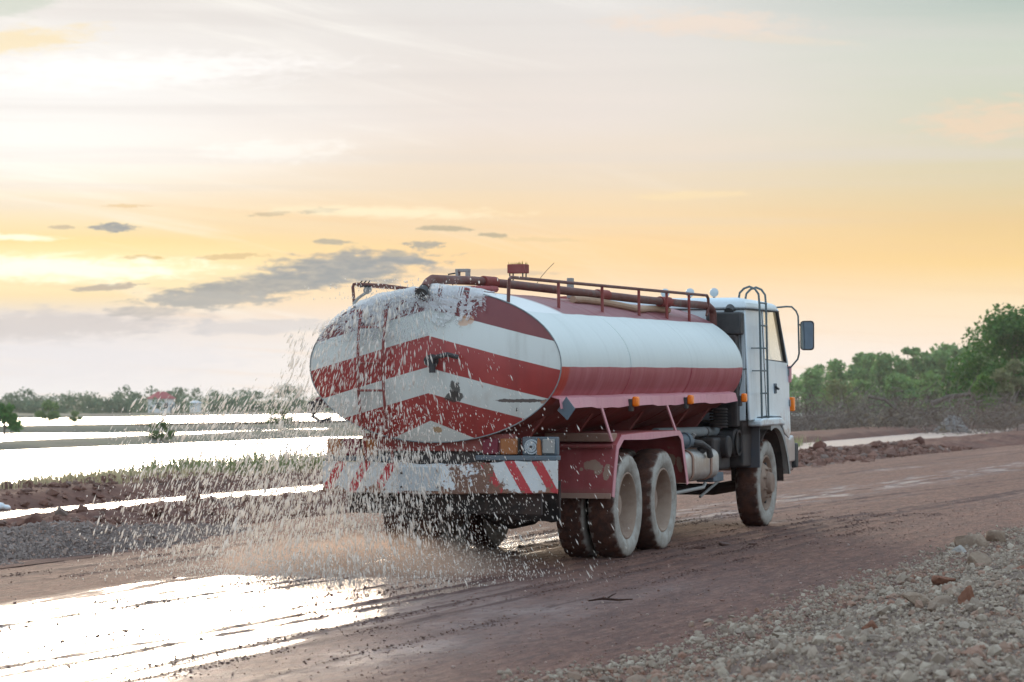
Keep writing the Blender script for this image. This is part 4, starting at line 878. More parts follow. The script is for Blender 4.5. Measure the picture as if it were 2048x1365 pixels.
# ---- cab
def vw(z): return 1.187 - .058*max(0, z - 1.27)/1.35
def cabpanel(poly, t_=.03, sgn=1):
    mb = MB(); mb.prism(poly, [sgn*(vw(z) - t_) for u, z in poly], [sgn*vw(z) for u, z in poly]); return mb
for sgn in (1, -1):
    # rear quarter panel
    PT(cabpanel([(5.0, 1.27), (5.30, 1.27), (5.36, 1.30), (5.80, 1.31), (5.80, 2.56), (5.05, 2.56), (5.0, 2.5)], sgn=sgn), 'quarter_panel', 'white', .012)
    # door
    dp = [(5.812, 1.31), (6.55, 1.29), (6.72, 1.10), (6.98, 1.02), (7.06, 1.10), (7.06, 1.80), (6.98, 1.94), (5.812, 1.98)]
    door = PT(cabpanel(dp, sgn=sgn), 'door', 'white', .010)
    mb = cabpanel([(5.86, 1.985), (6.93, 1.945), (6.62, 2.535), (5.88, 2.545)], .006, sgn); mb.v = [(a, b - sgn*.012, c) for a, b, c in mb.v]; PT(mb, 'window_pane', 'glass', parent=door)
    # door window frame
    fr_ = [(5.835, 1.97), (6.95, 1.94), (6.64, 2.55), (5.85, 2.555)]
    for a, b, m_, r in ((0, 1, 'dark', .012), (1, 2, 'dark', .022), (2, 3, 'dark', .014), (3, 0, 'white', .02)):
        mb = MB(); mb.tube([(fr_[a][0], sgn*(vw(fr_[a][1]) - .012), fr_[a][1]), (fr_[b][0], sgn*(vw(fr_[b][1]) - .012), fr_[b][1])], r, 8); PT(mb, 'window_frame', m_, parent=door)
    mb = MB(); b0, b1 = sorted((sgn*1.165, sgn*1.182)); mb.box(6.24, 6.36, b0, b1, 1.57, 1.69); hd = PT(mb, 'door_handle', 'slate', .006, door)
    mb = MB(); mb.tube([(6.26, sgn*1.185, 1.66), (6.28, sgn*1.205, 1.63), (6.34, sgn*1.205, 1.625)], .014, 8); PT(mb, 'handle_grip', 'dark', parent=door)
    mb = MB(); mb.tube([(5.806, sgn*(vw(1.31) + .0005), 1.31), (5.806, sgn*(vw(2.0) + .0005), 2.0), (5.806, sgn*(vw(2.54) + .0005), 2.54)], .006, 6); PT(mb, 'door_seal', 'dark', parent=door)
    for z in (1.45, 1.82):
        mb = MB(); mb.cyl((7.02, sgn*(vw(z) + .006), z - .04), (7.02, sgn*(vw(z) + .006), z + .04), .012, None, 8); PT(mb, 'hinge', 'greyp', parent=door)
    # A pillar, behind the windscreen
    mb = MB(); mb.tube([(7.02, sgn*1.13, 1.92), (6.70, sgn*1.085, 2.57)], [.04, .035], 10); PT(mb, 'pillar', 'white')
    mb = MB(); mb.tube([(7.05, sgn*1.145, 1.88), (6.73, sgn*1.095, 2.57)], [.018, .016], 8); PT(mb, 'rain_gutter', 'dark')
    # corner panel below, with turn lamp
    mb = MB(); mb.prism([(6.62, .80), (6.72, .72), (7.30, .74), (7.34, .86), (7.20, 1.06), (6.98, 1.02), (6.74, 1.08)], sgn*1.0, sgn*1.19); PT(mb, 'corner_panel', 'white', .02)
    mb = MB(); b0, b1 = sorted((sgn*1.09, sgn*1.20)); mb.box(7.26, 7.42, b0, b1, .66, .96); PT(mb, 'bumper_end', 'dark', .02)
    mb = MB(); b0, b1 = sorted((sgn*1.150, sgn*1.215)); mb.box(7.10, 7.19, b0, b1, 1.35, 1.52); PT(mb, 'turn_lamp', 'amber', .014)
    # fender: step on top, dark flared arch beneath
    mb = MB(); a_, b_ = sgn*1.10, sgn*1.265
    mb.prism([(5.22, 1.20), (5.22, 1.27), (5.32, 1.292), (6.25, 1.288), (6.40, 1.25), (6.45, 1.19), (6.30, 1.20)], a_, b_); PT(mb, 'fender_step', 'white', .02)
    mb = MB(); rings = []
    for k in range(19):
        a = rad(108 - 100*k/18); R0, R1 = .69, .735
        if k > 13: R0 += .012*(k - 13); R1 += .012*(k - 13)
        c_, s2_ = math.cos(a), math.sin(a)
        rings.append([(5.98 + R0*c_, sgn*.80, .50 + R0*s2_), (5.98 + R0*c_, sgn*1.235, .50 + R0*s2_), (5.98 + (R0 - .02)*c_, sgn*1.25, .50 + (R0 - .02)*s2_), (5.98 + R1*c_, sgn*1.25, .50 + R1*s2_), (5.98 + R1*c_, sgn*.80, .50 + R1*s2_)])
    mb.loft(rings); PT(mb, 'fender_arch', 'grey')
    mb = MB(); rings = []
    for k in range(13):
        a = rad(130 - 128*k/12); rings.append([(5.98 + .66*math.cos(a), sgn*.55, .5 + .66*math.sin(a)), (5.98 + .66*math.cos(a), sgn*1.19, .5 + .66*math.sin(a)), (5.98 + .68*math.cos(a), sgn*1.19, .5 + .68*math.sin(a)), (5.98 + .68*math.cos(a), sgn*.55, .5 + .68*math.sin(a))])
    mb.loft(rings); PT(mb, 'arch_liner', 'under')
# rear wall, floor, front, roof
mb = MB(); mb.box(5.003, 5.04, -1.13, 1.13, 1.27, 2.55); PT(mb, 'rear_wall', 'white', .01)
mb = MB(); mb.box(5.0, 7.0, -1.1, 1.1, 1.10, 1.26); PT(mb, 'cab_floor', 'under', .01)
mb = MB(); mb.prism([(7.07, 1.0), (7.17, 1.0), (7.17, 1.72), (7.10, 1.90), (7.05, 1.90)], -1.15, 1.15); PT(mb, 'front_panel', 'white', .03)
mb = MB(); mb.box(6.75, 7.04, -1.1, 1.1, 1.3, 1.86); PT(mb, 'dashboard', 'black', .03)
mb = MB(); mb.prism([(7.06, 1.92), (7.075, 1.92), (6.755, 2.55), (6.74, 2.55)], -1.07, 1.07); PT(mb, 'windscreen', 'glass')
mb = MB(); mb.box(7.15, 7.4, -1.15, 1.15, .62, .95); PT(mb, 'front_bumper', 'white', .03)
rings = []
for k, z in ((1.0, 2.545), (1.012, 2.57), (1.0, 2.62), (.965, 2.662), (.90, 2.682)):
    pts = []
    for (u, v) in ((5.0, -1), (5.0, 1), (6.45, 1), (6.68, .97), (6.80, .85), (6.80, -.85), (6.68, -.97), (6.45, -1)):
        uc = 5.9; pts.append((uc + (u - uc)*k, v*1.135*k, z - .02*(u > 6.4)*(k < 1)))
    rings.append(pts)
mb = MB(); mb.loft(rings); roof = PT(mb, 'cab_roof', 'white', .012, seg=3)
mb = MB(); mb.tube([(4.995, -1.13, 2.548), (4.995, 1.135, 2.548), (5.02, 1.148, 2.548), (6.6, 1.148, 2.548)], .009, 6); PT(mb, 'roof_gutter', 'dark')
for v in (.38, .08, -.23):
    mb = MB(); mb.blob((6.50, v, 2.785), (.05, .055, .055), 16, 10); rl_ = PT(mb, 'roof_lamp', 'cream')
    mb = MB(); mb.cyl((6.5, v, 2.66), (6.5, v, 2.73), .015, None, 8); PT(mb, 'lamp_stem', 'dark', parent=rl_)
mb = MB(); mb.tube([(4.996, 1.0, 1.3), (4.996, 1.09, 1.75), (4.996, 1.08, 2.4)], .004, 5); PT(mb, 'panel_seam', 'dark')
for z in (1.86, 1.55):
    mb = MB(); mb.cyl((4.996, .95, z), (4.996, 1.15, z), .005, None, 6); PT(mb, 'panel_seam', 'dark')
# black air intake behind the cab
mb = MB(); mb.box(4.80, 4.97, .72, 1.13, 2.25, 2.51); PT(mb, 'air_intake', 'dark', .02)
mb = MB(); mb.cyl((4.84, .98, 2.51), (4.92, .98, 2.56), .055, .05, 14); mb.cyl((4.86, 1.0, 2.54), (4.88, 1.05, 2.54), .02, None, 8); PT(mb, 'intake_cap', 'dark')
mb = MB(); mb.box(4.80, 4.96, .80, 1.08, 1.2, 2.25); PT(mb, 'intake_stack', 'black', .02)
# roof ladder on the cab's right side
for u in (5.20, 5.52):
    mb = MB(); pts = [(u + .40, 1.0, 2.66), (u + .37, 1.02, 2.72)]
    pts = [(u + .10, .98, 2.66), (u + .08, 1.0, 2.74), (u + .05, 1.06, 2.79), (u + .02, 1.13, 2.81), (u, 1.20, 2.78), (u - .01, 1.245, 2.72), (u - .01, 1.255, 2.6), (u + .01, 1.262, 2.0), (u + .03, 1.27, 1.29)]
    mb.tube(pts, .013, 8); PT(mb, 'cab_ladder_rail', 'ladder')
for z, uo in ((2.62, -.01), (2.36, 0), (2.10, .005), (1.84, .015), (1.58, .02)):
    mb = MB(); mb.cyl((5.20 + uo, 1.26, z), (5.52 + uo, 1.26, z), .010, None, 8); PT(mb, 'cab_ladder_rung', 'ladder')
for z in (2.10, 1.84):
    mb = MB(); mb.cyl((5.2, 1.26, z), (5.2, 1.15, z), .008, None, 6); PT(mb, 'ladder_bracket', 'ladder')
# mirrors
for s_ in (1, -1):
    mb = MB(); mb.tube([(6.76, s_*1.05, 2.60), (6.88, s_*1.18, 2.615), (6.9, s_*1.24, 2.612), (6.92, s_*1.29, 2.56), (6.92, s_*1.315, 2.50), (6.92, s_*1.325, 2.05), (6.95, s_*1.30, 1.98), (7.02, s_*1.20, 1.885), (7.05, s_*1.13, 1.87)], .011, 8); ma = PT(mb, 'mirror_arm', 'ladder')
    mb = MB()
    def mr(u, k): return [(u, s_*(1.425 + x_*k), 2.265 + z_*k) for x_, z_ in [(a_[1] - 1.425, a_[2] - 2.265) for a_ in rrect(0, 1.342, 1.508, 2.09, 2.44, .04)]]
    mb.loft([mr(6.905, 1.0), mr(6.93, 1.02), mr(6.965, .9), mr(6.98, .6)]); mm = PT(mb, 'mirror', 'dark')
    mb = MB(); mb.loft([mr(6.899, .93), mr(6.904, .93)]); PT(mb, 'mirror_glass', 'mirror', parent=mm)
    mb = MB(); mb.cyl((6.93, s_*1.32, 2.40), (6.93, s_*1.36, 2.38), .010, None, 6); PT(mb, 'mirror_clamp', 'dark', parent=mm)
    mb = MB(); mb.box(7.03, 7.11, *sorted((s_*1.13, s_*1.19)), 1.70, 1.90); PT(mb, 'hinge_cover', 'pink', .01)
# seats
for v in (.55, -.45):
    mb = MB(); mb.box(5.5, 6.1, v - .28, v + .28, 1.32, 1.5); mb.box(5.35, 5.5, v - .26, v + .26, 1.4, 1.9); PT(mb, 'seat', 'black', .04)
# ------------------------------------------------------------------ water thrown from the tanker
def drop_mat(name, c, tr=.65, gl=.08, clear=.36):
    m, t = newmat(name)
    d = t.node('ShaderNodeMixShader', {0: tr, 1: t.node('ShaderNodeBsdfDiffuse', {0: c}), 2: t.node('ShaderNodeBsdfTranslucent', {0: c})})
    d = t.node('ShaderNodeMixShader', {0: gl, 1: d, 2: t.node('ShaderNodeBsdfGlossy', {0: (1, 1, 1, 1), 1: .15})})
    t.surface(t.node('ShaderNodeMixShader', {0: clear, 1: d, 2: t.node('ShaderNodeBsdfTransparent', {0: (.97, .97, .97, 1)})})); return m
DROP = drop_mat('muddy_water_drops', (.99, .92, .83, 1)); FOAM = drop_mat('white_water', (.95, .96, .95, 1), .55, .22, .45)
OCT = np.array([(0, 0, 1), (1, 0, .15), (0, 1, .15), (-1, 0, .15), (0, -1, .15), (.75, .75, -.35), (-.75, .75, -.35), (-.75, -.75, -.35), (.75, -.75, -.35), (0, 0, -.8)], float)
OCF = np.array([(0, 1, 5), (0, 5, 2), (0, 2, 6), (0, 6, 3), (0, 3, 7), (0, 7, 4), (0, 4, 8), (0, 8, 1), (9, 5, 1), (9, 2, 5), (9, 6, 2), (9, 3, 6), (9, 7, 3), (9, 4, 7), (9, 8, 4), (9, 1, 8)])
def drops(P, D, ln, wd):
    """drawn-out drops at P falling along D"""
    D = D/np.linalg.norm(D, axis=1)[:, None]; z = -D; x = np.cross(z, np.array([.3, 1, .2])); x /= np.linalg.norm(x, axis=1)[:, None]; y = np.cross(z, x)
    L = OCT[None]*np.stack([wd, wd, ln], 1)[:, None, :]
    v = L[..., :1]*x[:, None] + L[..., 1:2]*y[:, None] + L[..., 2:]*z[:, None] + P[:, None]
    n = len(P); f = OCF[None] + (np.arange(n)*len(OCT))[:, None, None]
    return v.reshape(-1, 3), f.reshape(-1, 3)
def flip(v): v = v.copy(); v[:, 1] *= -1; return v
r2 = np.random.default_rng(23); PP, DD = [], []
def addp(n, vf, wf, uf, tilt):
    v = vf(n); w_ = wf(n, v); u = uf(n, w_); PP.append(np.stack([u, v, w_], 1)); a = tilt(v, w_); DD.append(np.stack([-.18 + r2.normal(0, .05, len(v)), a + r2.normal(0, .07, len(v)), -np.ones(len(v))], 1))
ub = lambda n, w_: -2.36 - r2.random(n)*.35 - (2.5 - w_).clip(0)*r2.uniform(.05, .75, n)
# flung out to the left
def lw(n, v):
    top = 1.72 - .10*(-v - 1.2) + r2.normal(0, .05, n); q = r2.random(n)**.85
    return .05 + (top - .05)*q
addp(3200, lambda n: -1.15 - 1.75*r2.beta(1.15, 1.6, n), lw, lambda n, w_: -2.0 - r2.random(n)*1.3, lambda v, w_: -(.18 + .40*(w_/1.7).clip(0, 1)))
addp(750, lambda n: -1.15 - 1.6*r2.random(n), lambda n, v: .15 + .85*r2.random(n)**1.2, lambda n, w_: -2.3 - r2.random(n)*1.5, lambda v, w_: -(.16 + .3*(w_/1.7).clip(0, 1)))
# curtain over and below the tank head
addp(5800, lambda n: r2.normal(-.45, .55, n).clip(-1.25, 1.0), lambda n, v: .04 + 1.1*r2.random(n), ub, lambda v, w_: .30*(v + .35))
addp(3200, lambda n: r2.normal(-.6, .42, n).clip(-1.2, .9), lambda n, v: 1.05 + (1.45 - .35*np.abs(v + .3)).clip(.2)*r2.random(n)**1.15, ub, lambda v, w_: .42*(v + .25))
addp(900, lambda n: r2.uniform(-.2, 1.0, n), lambda n, v: .1 + 1.9*r2.random(n)**1.5, ub, lambda v, w_: .12 + .40*(v + .1))
addp(420, lambda n: 1.0 + 1.0*r2.random(n)**1.6, lambda n, v: .03 + 1.35*r2.random(n)**1.6, lambda n, w_: -2.5 - r2.random(n)*1.2, lambda v, w_: .42 + .1*v)
P = np.concatenate(PP); D = np.concatenate(DD); n = len(P)
ln = np.exp(r2.normal(np.log(.0185), .58, n)).clip(.005, .075); ln = ln*np.where(P[:, 1] > .6, .65, 1.0); wd = ln*r2.uniform(.08, .16, n); big = r2.random(n) < .05; wd[big] *= 2.1; ln[big] *= 1.15
v, f = drops(P, D, ln, wd)
def spray(name, v, f, mat, label, cat):
    o = place(name, npmesh(name, flip(v), f[:, ::-1], mat, True)); o.location = truck.location; o.rotation_euler = truck.rotation_euler
    return tag(o, label, cat, kind='stuff')
spray('water_spray', v, f, DROP, 'spray of falling water drops behind and left of the tanker', 'spray')
# fine droplets: spray haze and the small splashes round the crown
PP, DD = [], []
addp(8500, lambda n: r2.normal(-.8, .9, n).clip(-2.9, 1.3), lambda n, v: .03 + 1.5*r2.random(n)**1.5, lambda n, w_: -2.4 - r2.random(n)*1.4, lambda v, w_: .25*(v + .3))
addp(3800, lambda n: r2.normal(-.55, .8, n).clip(-2.6, 1.1), lambda n, v: .02 + .24*r2.random(n)**1.8, lambda n, w_: -2.6 - r2.random(n)*1.8, lambda v, w_: v*0 + .05)
addp(420, lambda n: r2.normal(-.3, .38, n), lambda n, v: 2.50 + .18*r2.random(n)**2, lambda n, w_: -2.1 - r2.random(n)*.5, lambda v, w_: v*0 + .1)
P = np.concatenate(PP); D = np.concatenate(DD); n = len(P)
ln = np.exp(r2.normal(np.log(.0085), .4, n)).clip(.003, .02); v, f = drops(P, D, ln, ln*r2.uniform(.25, .5, n))
spray('fine_spray', v, f, DROP, 'fine mist of tiny droplets drifting behind the tanker', 'spray')
# sheet of broken water pouring over the crown of the head
def head_u(v, w_): k = np.sqrt(((v - TV)/TA)**2 + ((w_ - TC)/TB)**2).clip(0, 1); return -2.17 - .17*(1 - k**2.2)
gv = np.linspace(-1.06, .46, 330); gs = np.linspace(0, 1, 120); A, B = np.meshgrid(gv, gs, indexing='ij')
wtop = TC + TB*np.sqrt((1 - ((A - TV)/TA)**2).clip(0))
leng = (.34 + .10*np.sin(A*7))*np.clip(1 - ((A + .25)/.85)**2, .05, 1)**.5
wl = wtop - leng*B; ul = head_u(A, wl); over = B < .16
ul = np.where(over, -2.17 + .30*(1 - B/.16), ul); wl = np.where(over, wtop, wl)
tx = fbm(A*1.0, B*.8, 9, 4, 81, .5); ty_ = fbm(A*1.6 + 4, B*.7, 14, 3, 82, .5)
thick = .012 + .045*np.clip(tx - .28, 0, 1)*np.clip(1.15 - B*.8, .2, 1) + .018*ty_*(1 - B)
ul = ul - thick*np.where(over, .1, .9); wl = wl + thick*np.where(over, 1.0, .5)
vert = np.stack([ul, A, wl], -1).reshape(-1, 3); a, b = A.shape; i = np.arange((a - 1)*(b - 1)); q = (i // (b - 1))*b + i % (b - 1); F = np.stack([q, q + b, q + b + 1, q + 1], 1)
hole = (fbm(A*1.8, B*.55, 16, 4, 83) + .10*(1 - B) - .30*np.clip(B - .55, 0, 1)*2 - .5*np.clip(np.abs(A + .28) - .55, 0, 1)).ravel()[q] > .44
me = npmesh('falling_water', flip(vert), F[hole], FOAM, True)
o = place('falling_water', me); o.location = truck.location; o.rotation_euler = truck.rotation_euler
sm = o.modifiers.new('thick', 'SOLIDIFY'); sm.thickness = .004
tag(o, 'frothy white sheet of water pouring over the top of the tank head', 'water', kind='stuff')
# torn threads of water under the sheet
n = 3200; v = r2.normal(-.38, .40, n).clip(-1.1, .5); wt = TC + TB*np.sqrt((1 - ((v - TV)/TA)**2).clip(0)); w_ = wt + .03 - (.06 + .44*r2.random(n)**1.3)*np.clip(1 - ((v + .3)/1.0)**2, .1, 1)
P = np.stack([head_u(v, w_) - .03 - .12*r2.random(n), v, w_], 1); D = np.stack([-.3 + r2.normal(0, .2, n), (v + .15)*1.9 + r2.normal(0, .5, n), -np.ones(n)], 1)
ln = np.exp(r2.normal(np.log(.014), .5, n)).clip(.004, .05); v, f = drops(P, D, ln, ln*r2.uniform(.07, .14, n)); spray('water_threads', v, f, FOAM, 'torn white threads of water running off the tank head', 'water')
# mist where the water hits the road
def mist(name, c, r, dens, col, label, sc):
    b = MB(); b.blob(c, r, 24, 14); m = bpy.data.materials.new(name); m.use_nodes = True; t = T(m.node_tree)
    p = t.objco(); x, y, z = t.sep(p)
    d = (((x - c[0])/r[0])*((x - c[0])/r[0]) + ((y + c[1])/r[1])*((y + c[1])/r[1]) + ((z - c[2])/r[2])*((z - c[2])/r[2])).sqrt()
    nn = t.noise(p, sc, 4, .6)
    de = t.smooth(d + (nn - .5)*.9, .95, .25)*dens
    o_ = t.tree.nodes.new('ShaderNodeOutputMaterial'); vol = t.node('ShaderNodeVolumePrincipled', {'Color': col, 'Density': de, 'Anisotropy': .35}); t.tree.links.new(vol.o, o_.inputs['Volume'])
    o = b.build(name, m); o.location = truck.location; o.rotation_euler = truck.rotation_euler
    return tag(o, label, 'mist', kind='stuff')
mist('spray_mist', (-2.9, -.45, .08), (1.0, 1.7, .36), 2.5, lin(255, 228, 208), 'pale orange-tinted mist where the water hits the road', 2.5)
# ------------------------------------------------------------------ trees, brush, grass, house
def leaf_mat(name, a, b, c, tr=.35, sc=.6):
    m, t = newmat(name); p = t.pos(); n = t.noise(p, sc, 3, .6); n2 = t.noise(p, sc*7, 3, .6)
    col = t.mix(t.smooth(n, .35, .65), a, b); col = t.mix(t.smooth(n2, .45, .75)*.8, col, c)
    t.surface(t.node('ShaderNodeMixShader', {0: tr, 1: t.pbsdf(base=col, rough=.6, spec=.3), 2: t.node('ShaderNodeBsdfTranslucent', {0: col})})); return m
G1 = leaf_mat('wood_leaves', lin(116, 152, 86), lin(90, 128, 76), lin(144, 172, 94)); G2 = leaf_mat('bright_leaves', lin(70, 118, 46), lin(46, 88, 40), lin(110, 146, 58), sc=1.2)
G3 = leaf_mat('far_leaves', lin(98, 122, 92), lin(80, 106, 82), lin(120, 138, 98)); G4 = leaf_mat('olive_leaves', lin(128, 132, 92), lin(108, 118, 80), lin(148, 146, 104), sc=1.)
DRY = leaf_mat('dead_leaves', lin(122, 110, 92), lin(100, 92, 76), lin(142, 130, 104), .2, 1.5)
BARK = earth_mat('bark', lin(112, 102, 92), lin(92, 84, 76), lin(132, 122, 112), 3)
def leaves(C, R, n, size, r, flat=1.0):
    """n leaf-sized faces spread through ellipsoid clumps C (k,3) with radii R (k,3)"""
    k = r.choice(len(C), n, p=(R.prod(1)**.7)/(R.prod(1)**.7).sum())
    d = r.normal(size=(n, 3)); d /= np.linalg.norm(d, axis=1)[:, None]; rad_ = r.random(n)**.40
    P = C[k] + d*R[k]*rad_[:, None]*r.uniform(.85, 1.12, (n, 1))
    nr = d*.6 + r.normal(size=(n, 3))*.7; nr /= np.linalg.norm(nr, axis=1)[:, None]
    a = np.cross(nr, r.normal(size=(n, 3))); a /= np.linalg.norm(a, axis=1)[:, None]; b = np.cross(nr, a)
    s_ = size*r.uniform(.6, 1.4, (n, 1)); b = b*.62
    Q = np.stack([P - a*s_, P + b*s_*.9 - a*s_*.1, P + a*s_, P - b*s_*.9 + a*s_*.1], 1).reshape(-1, 3)
    return Q, np.arange(n*4).reshape(-1, 4)
def limbs(mb, base, tops, r0, r):
    for t_ in tops:
        b = Vector(base); e = Vector(t_); m1 = b.lerp(e, .35) + Vector((r.normal(0, .06), r.normal(0, .06), .1))*(e - b).length*.5; m1.z = b.z + (e.z - b.z)*.45
        mb.tube([b, m1, e], [r0, r0*.7, r0*.18], 6)
def make_tree(name, h, wd, r, mat, nclump=16, nleaf=2600, leaf=.28, low=.25, trunk=True):
    """unit-free tree standing at the origin; returns trunk mesh, crown mesh"""
    C, R = [], []
    for i in range(nclump):
        z = low + (1 - low)*r.random()**.8; rr = (1 - ((z - (low + .38*(1 - low)))/(.72*(1 - low) + .02))**2); rr = max(.12, rr)**.6
        a = r.random()*6.28; q = rr*wd*.5*math.sqrt(r.random())*.95
        s_ = r.uniform(.13, .24)*wd*(.75 + .4*rr); C.append((q*math.cos(a), q*math.sin(a), z*h - s_*.4)); R.append((s_, s_, s_*r.uniform(.6, .85)))
    C, R = np.array(C), np.array(R); Q, F = leaves(C, R, nleaf, leaf, r); crown = npmesh('crown', Q, F, mat)
    mb = MB(False); r0 = .022*h + .03
    mb.tube([(0, 0, -.3), (.02*h, 0, h*.25), (0, .02*h, h*.5), (0, 0, h*.78)], [r0, r0*.8, r0*.55, r0*.15], 8)
    limbs(mb, (.01*h, 0, h*.22), [tuple(c) for c in C[:9]], r0*.5, r)
    tm = mb.build('trunk', BARK); me = tm.data; bpy.data.objects.remove(tm); return me, crown
def stand(name, tree, x, y, z, s, rz, label, cat, group=None, sq=1.0):
    e = bpy.data.objects.new(name, None); link(e); e.location = (x, y, z); e.scale = (s*sq, s*sq, s); e.rotation_euler = (0, 0, rz)
    place('trunk', tree[0], e); place('crown', tree[1], e); return tag(e, label, cat, group)
rt = np.random.default_rng(5)
protos = [make_tree('tree', 10, 6.2, rt, G1, 18, 2600, .34, .22), make_tree('tree', 10, 7.4, rt, G1, 20, 2800, .36, .15), make_tree('tree', 10, 5.0, rt, G1, 14, 2200, .32, .3), make_tree('tree', 10, 6.8, rt, leaf_mat('yellow_green_leaves', lin(118, 152, 82), lin(94, 130, 72), lin(144, 168, 96)), 18, 2500, .34, .12)]
ORD = ['first', 'second', 'third', 'fourth', 'fifth', 'sixth', 'seventh', 'eighth', 'ninth', 'tenth', 'eleventh', 'twelfth', 'thirteenth', 'fourteenth']
row = [(43, 450, .62, 0), (47.5, 452, .78, 1), (52, 470, .95, 1), (57, 462, .98, 2), (60, 480, 1.08, 0), (63, 470, 1.12, 1), (67, 476, 1.22, 2), (70.5, 472, 1.15, 0), (74, 480, 1.30, 1), (77, 470, 1.12, 3), (80, 486, 1.34, 0), (84, 478, 1.30, 1), (89, 486, 1.42, 2)]
for i, (x, y, s, k) in enumerate(row):
    stand('tree', protos[k], x, y, -1.25, s*(.95 if x > 60 else 1.0), i*1.3, f'{ORD[i]} hazy green tree from the cab in the tall back row', 'tree', 'wood beyond the brush')
front = [(44, 400, .42, 3), (49, 395, .55, 3), (52, 380, .62, 1), (57.5, 392, .66, 3), (60.5, 370, .60, 1), (65, 384, .72, 3), (70, 380, .70, 0), (39.5, 420, .40, 1)]
for i, (x, y, s, k) in enumerate(sorted(front)):
    stand('tree', protos[k], x, y, -1.25, s, i*2.1 + .5, f'{ORD[i]} lower bushy tree from the cab in front of the tall row', 'tree', 'wood beyond the brush', 1.15)
# big tree at the right edge and its neighbours
bt = make_tree('tree', 10.6, 10.4, rt, G2, 44, 15000, .21, .12)
stand('tree', bt, 46.3, 262, -1.2, 1.03, .4, 'big dark green tree rising highest at the right edge', 'tree')
bt2 = make_tree('tree', 6.5, 5.0, rt, leaf_mat('fresh_green_leaves', lin(92, 134, 52), lin(66, 106, 46), lin(130, 158, 66), sc=1.2), 18, 4200, .2, .1)
stand('tree', bt2, 41.2, 250, -1.2, .78, 1.2, 'bright green bushy tree left of the big dark tree', 'tree')
bt3 = make_tree('tree', 6.5, 4.2, rt, G4, 18, 3200, .2, .1)
stand('tree', bt3, 43.6, 250, -1.2, .95, 2.0, 'greyish vine-covered tree in front of the big dark tree', 'tree')
# yellowish thin bush before the wood
ob = make_tree('shrub', 4.4, 4.6, rt, G4, 14, 1500, .16, .1)
stand('shrub', ob, 29.5, 255, -1.2, 1.0, 0, 'thin olive shrub standing before the hazy wood near the cab', 'shrub')
# shrubs in the ponds on the left
sp = [make_tree('shrub', 2.4, 2.5, rt, G2, 12, 1700, .11, .2), make_tree('shrub', 2.4, 2.8, rt, leaf_mat('shrub_leaves', lin(104, 128, 72), lin(80, 106, 62), lin(128, 146, 86), sc=2.), 12, 1500, .11, .25)]
for x, y, s, k, l in [(-35.4, 198, .98, 0, 'dark green shrub cut by the left edge of the picture'), (-49, 300, 1.12, 1, 'round shrub with bare stems standing in the far pond left'), (-46.2, 300, .62, 1, 'small pale shrub right of the round shrub in the far pond'), (-20.5, 166, .62, 1, 'scraggly shrub on the dike behind the flying spray'), (-20.4, 250, .86, 1, 'green shrub on the far dike just left of the tank')]:
    stand('shrub', sp[k], x, y, -1.0, s, x, l, 'shrub')
# far wood across the ponds: one mass
Q, F, off = [], [], 0; rf = np.random.default_rng(31); C, R = [], []
for i in range(230):
    x = -125 + 165*rf.random(); y = 575 + 60*rf.random(); h = (4.6 + .022*(x + 110)) * rf.uniform(.7, 1.15)
    if y < 592: h *= .7
    for k in range(4): s_ = rf.uniform(.9, 1.9); C.append((x + rf.normal(0, 1.1), y, -1.2 + h*rf.uniform(.1, .98) - s_*.6)); R.append((s_*1.2, s_, s_*.8))
for x in (-71, -70, -68, -66.8, -66, -63.6, -61.5, -60.5): C.append((x, 532, -.6 + 1.6*rf.random())); R.append((1.0, .8, 1.2))
Q, F = leaves(np.array(C), np.array(R), 46000, .32, rf)
tag(place('far_wood', npmesh('far_wood', Q, F, G3)), 'low hazy green wood along the horizon across the ponds', 'wood', kind='stuff')
C, R = [], []
for i in range(120):
    x = 45 + 150*rf.random(); y = 520 + 80*rf.random(); h = 8*rf.uniform(.7, 1.2)
    for k in range(4): s_ = rf.uniform(1.5, 2.8); C.append((x + rf.normal(0, 1.6), y, -1.2 + h*rf.uniform(.15, .98) - s_*.6)); R.append((s_*1.2, s_, s_*.8))
Q, F = leaves(np.array(C), np.array(R), 26000, .5, rf)
tag(place('undergrowth', npmesh('undergrowth', Q, F, G1)), 'dark mass of foliage filling the wood behind the tree row', 'wood', kind='stuff')

# grass on the canal bank
def tufts(U, V, zf, h, r, k=5):
    n = len(U); X, Y = uv2xy(U, V); Z = zf(U, V); X, Y, Z, h = (np.repeat(q, k) for q in (X, Y, Z, h)); m = n*k
    a = r.random(m)*6.28; sp_ = h*r.uniform(.1, .5, m); X = X + r.normal(0, .08, m)*1; Y = Y + r.normal(0, .08, m)
    wv_ = h*.035 + .006; hh = h*r.uniform(.6, 1.1, m); c, s_ = np.cos(a), np.sin(a)
    b0 = np.stack([X - s_*wv_, Y + c*wv_, Z - .02], 1); b1 = np.stack([X + s_*wv_, Y - c*wv_, Z - .02], 1)
    m0 = np.stack([X + c*sp_*.4 - s_*wv_*.7, Y + s_*sp_*.4 + c*wv_*.7, Z + hh*.6], 1); m1 = np.stack([X + c*sp_*.4 + s_*wv_*.7, Y + s_*sp_*.4 - c*wv_*.7, Z + hh*.6], 1)
    tp = np.stack([X + c*sp_, Y + s_*sp_, Z + hh], 1)
    v = np.stack([b0, b1, m1, m0, tp], 1).reshape(-1, 3); i = np.arange(m)[:, None]*5
    return v, np.concatenate([i + np.array([[0, 1, 2]]), i + np.array([[0, 2, 3]]), i + np.array([[3, 2, 4]])])
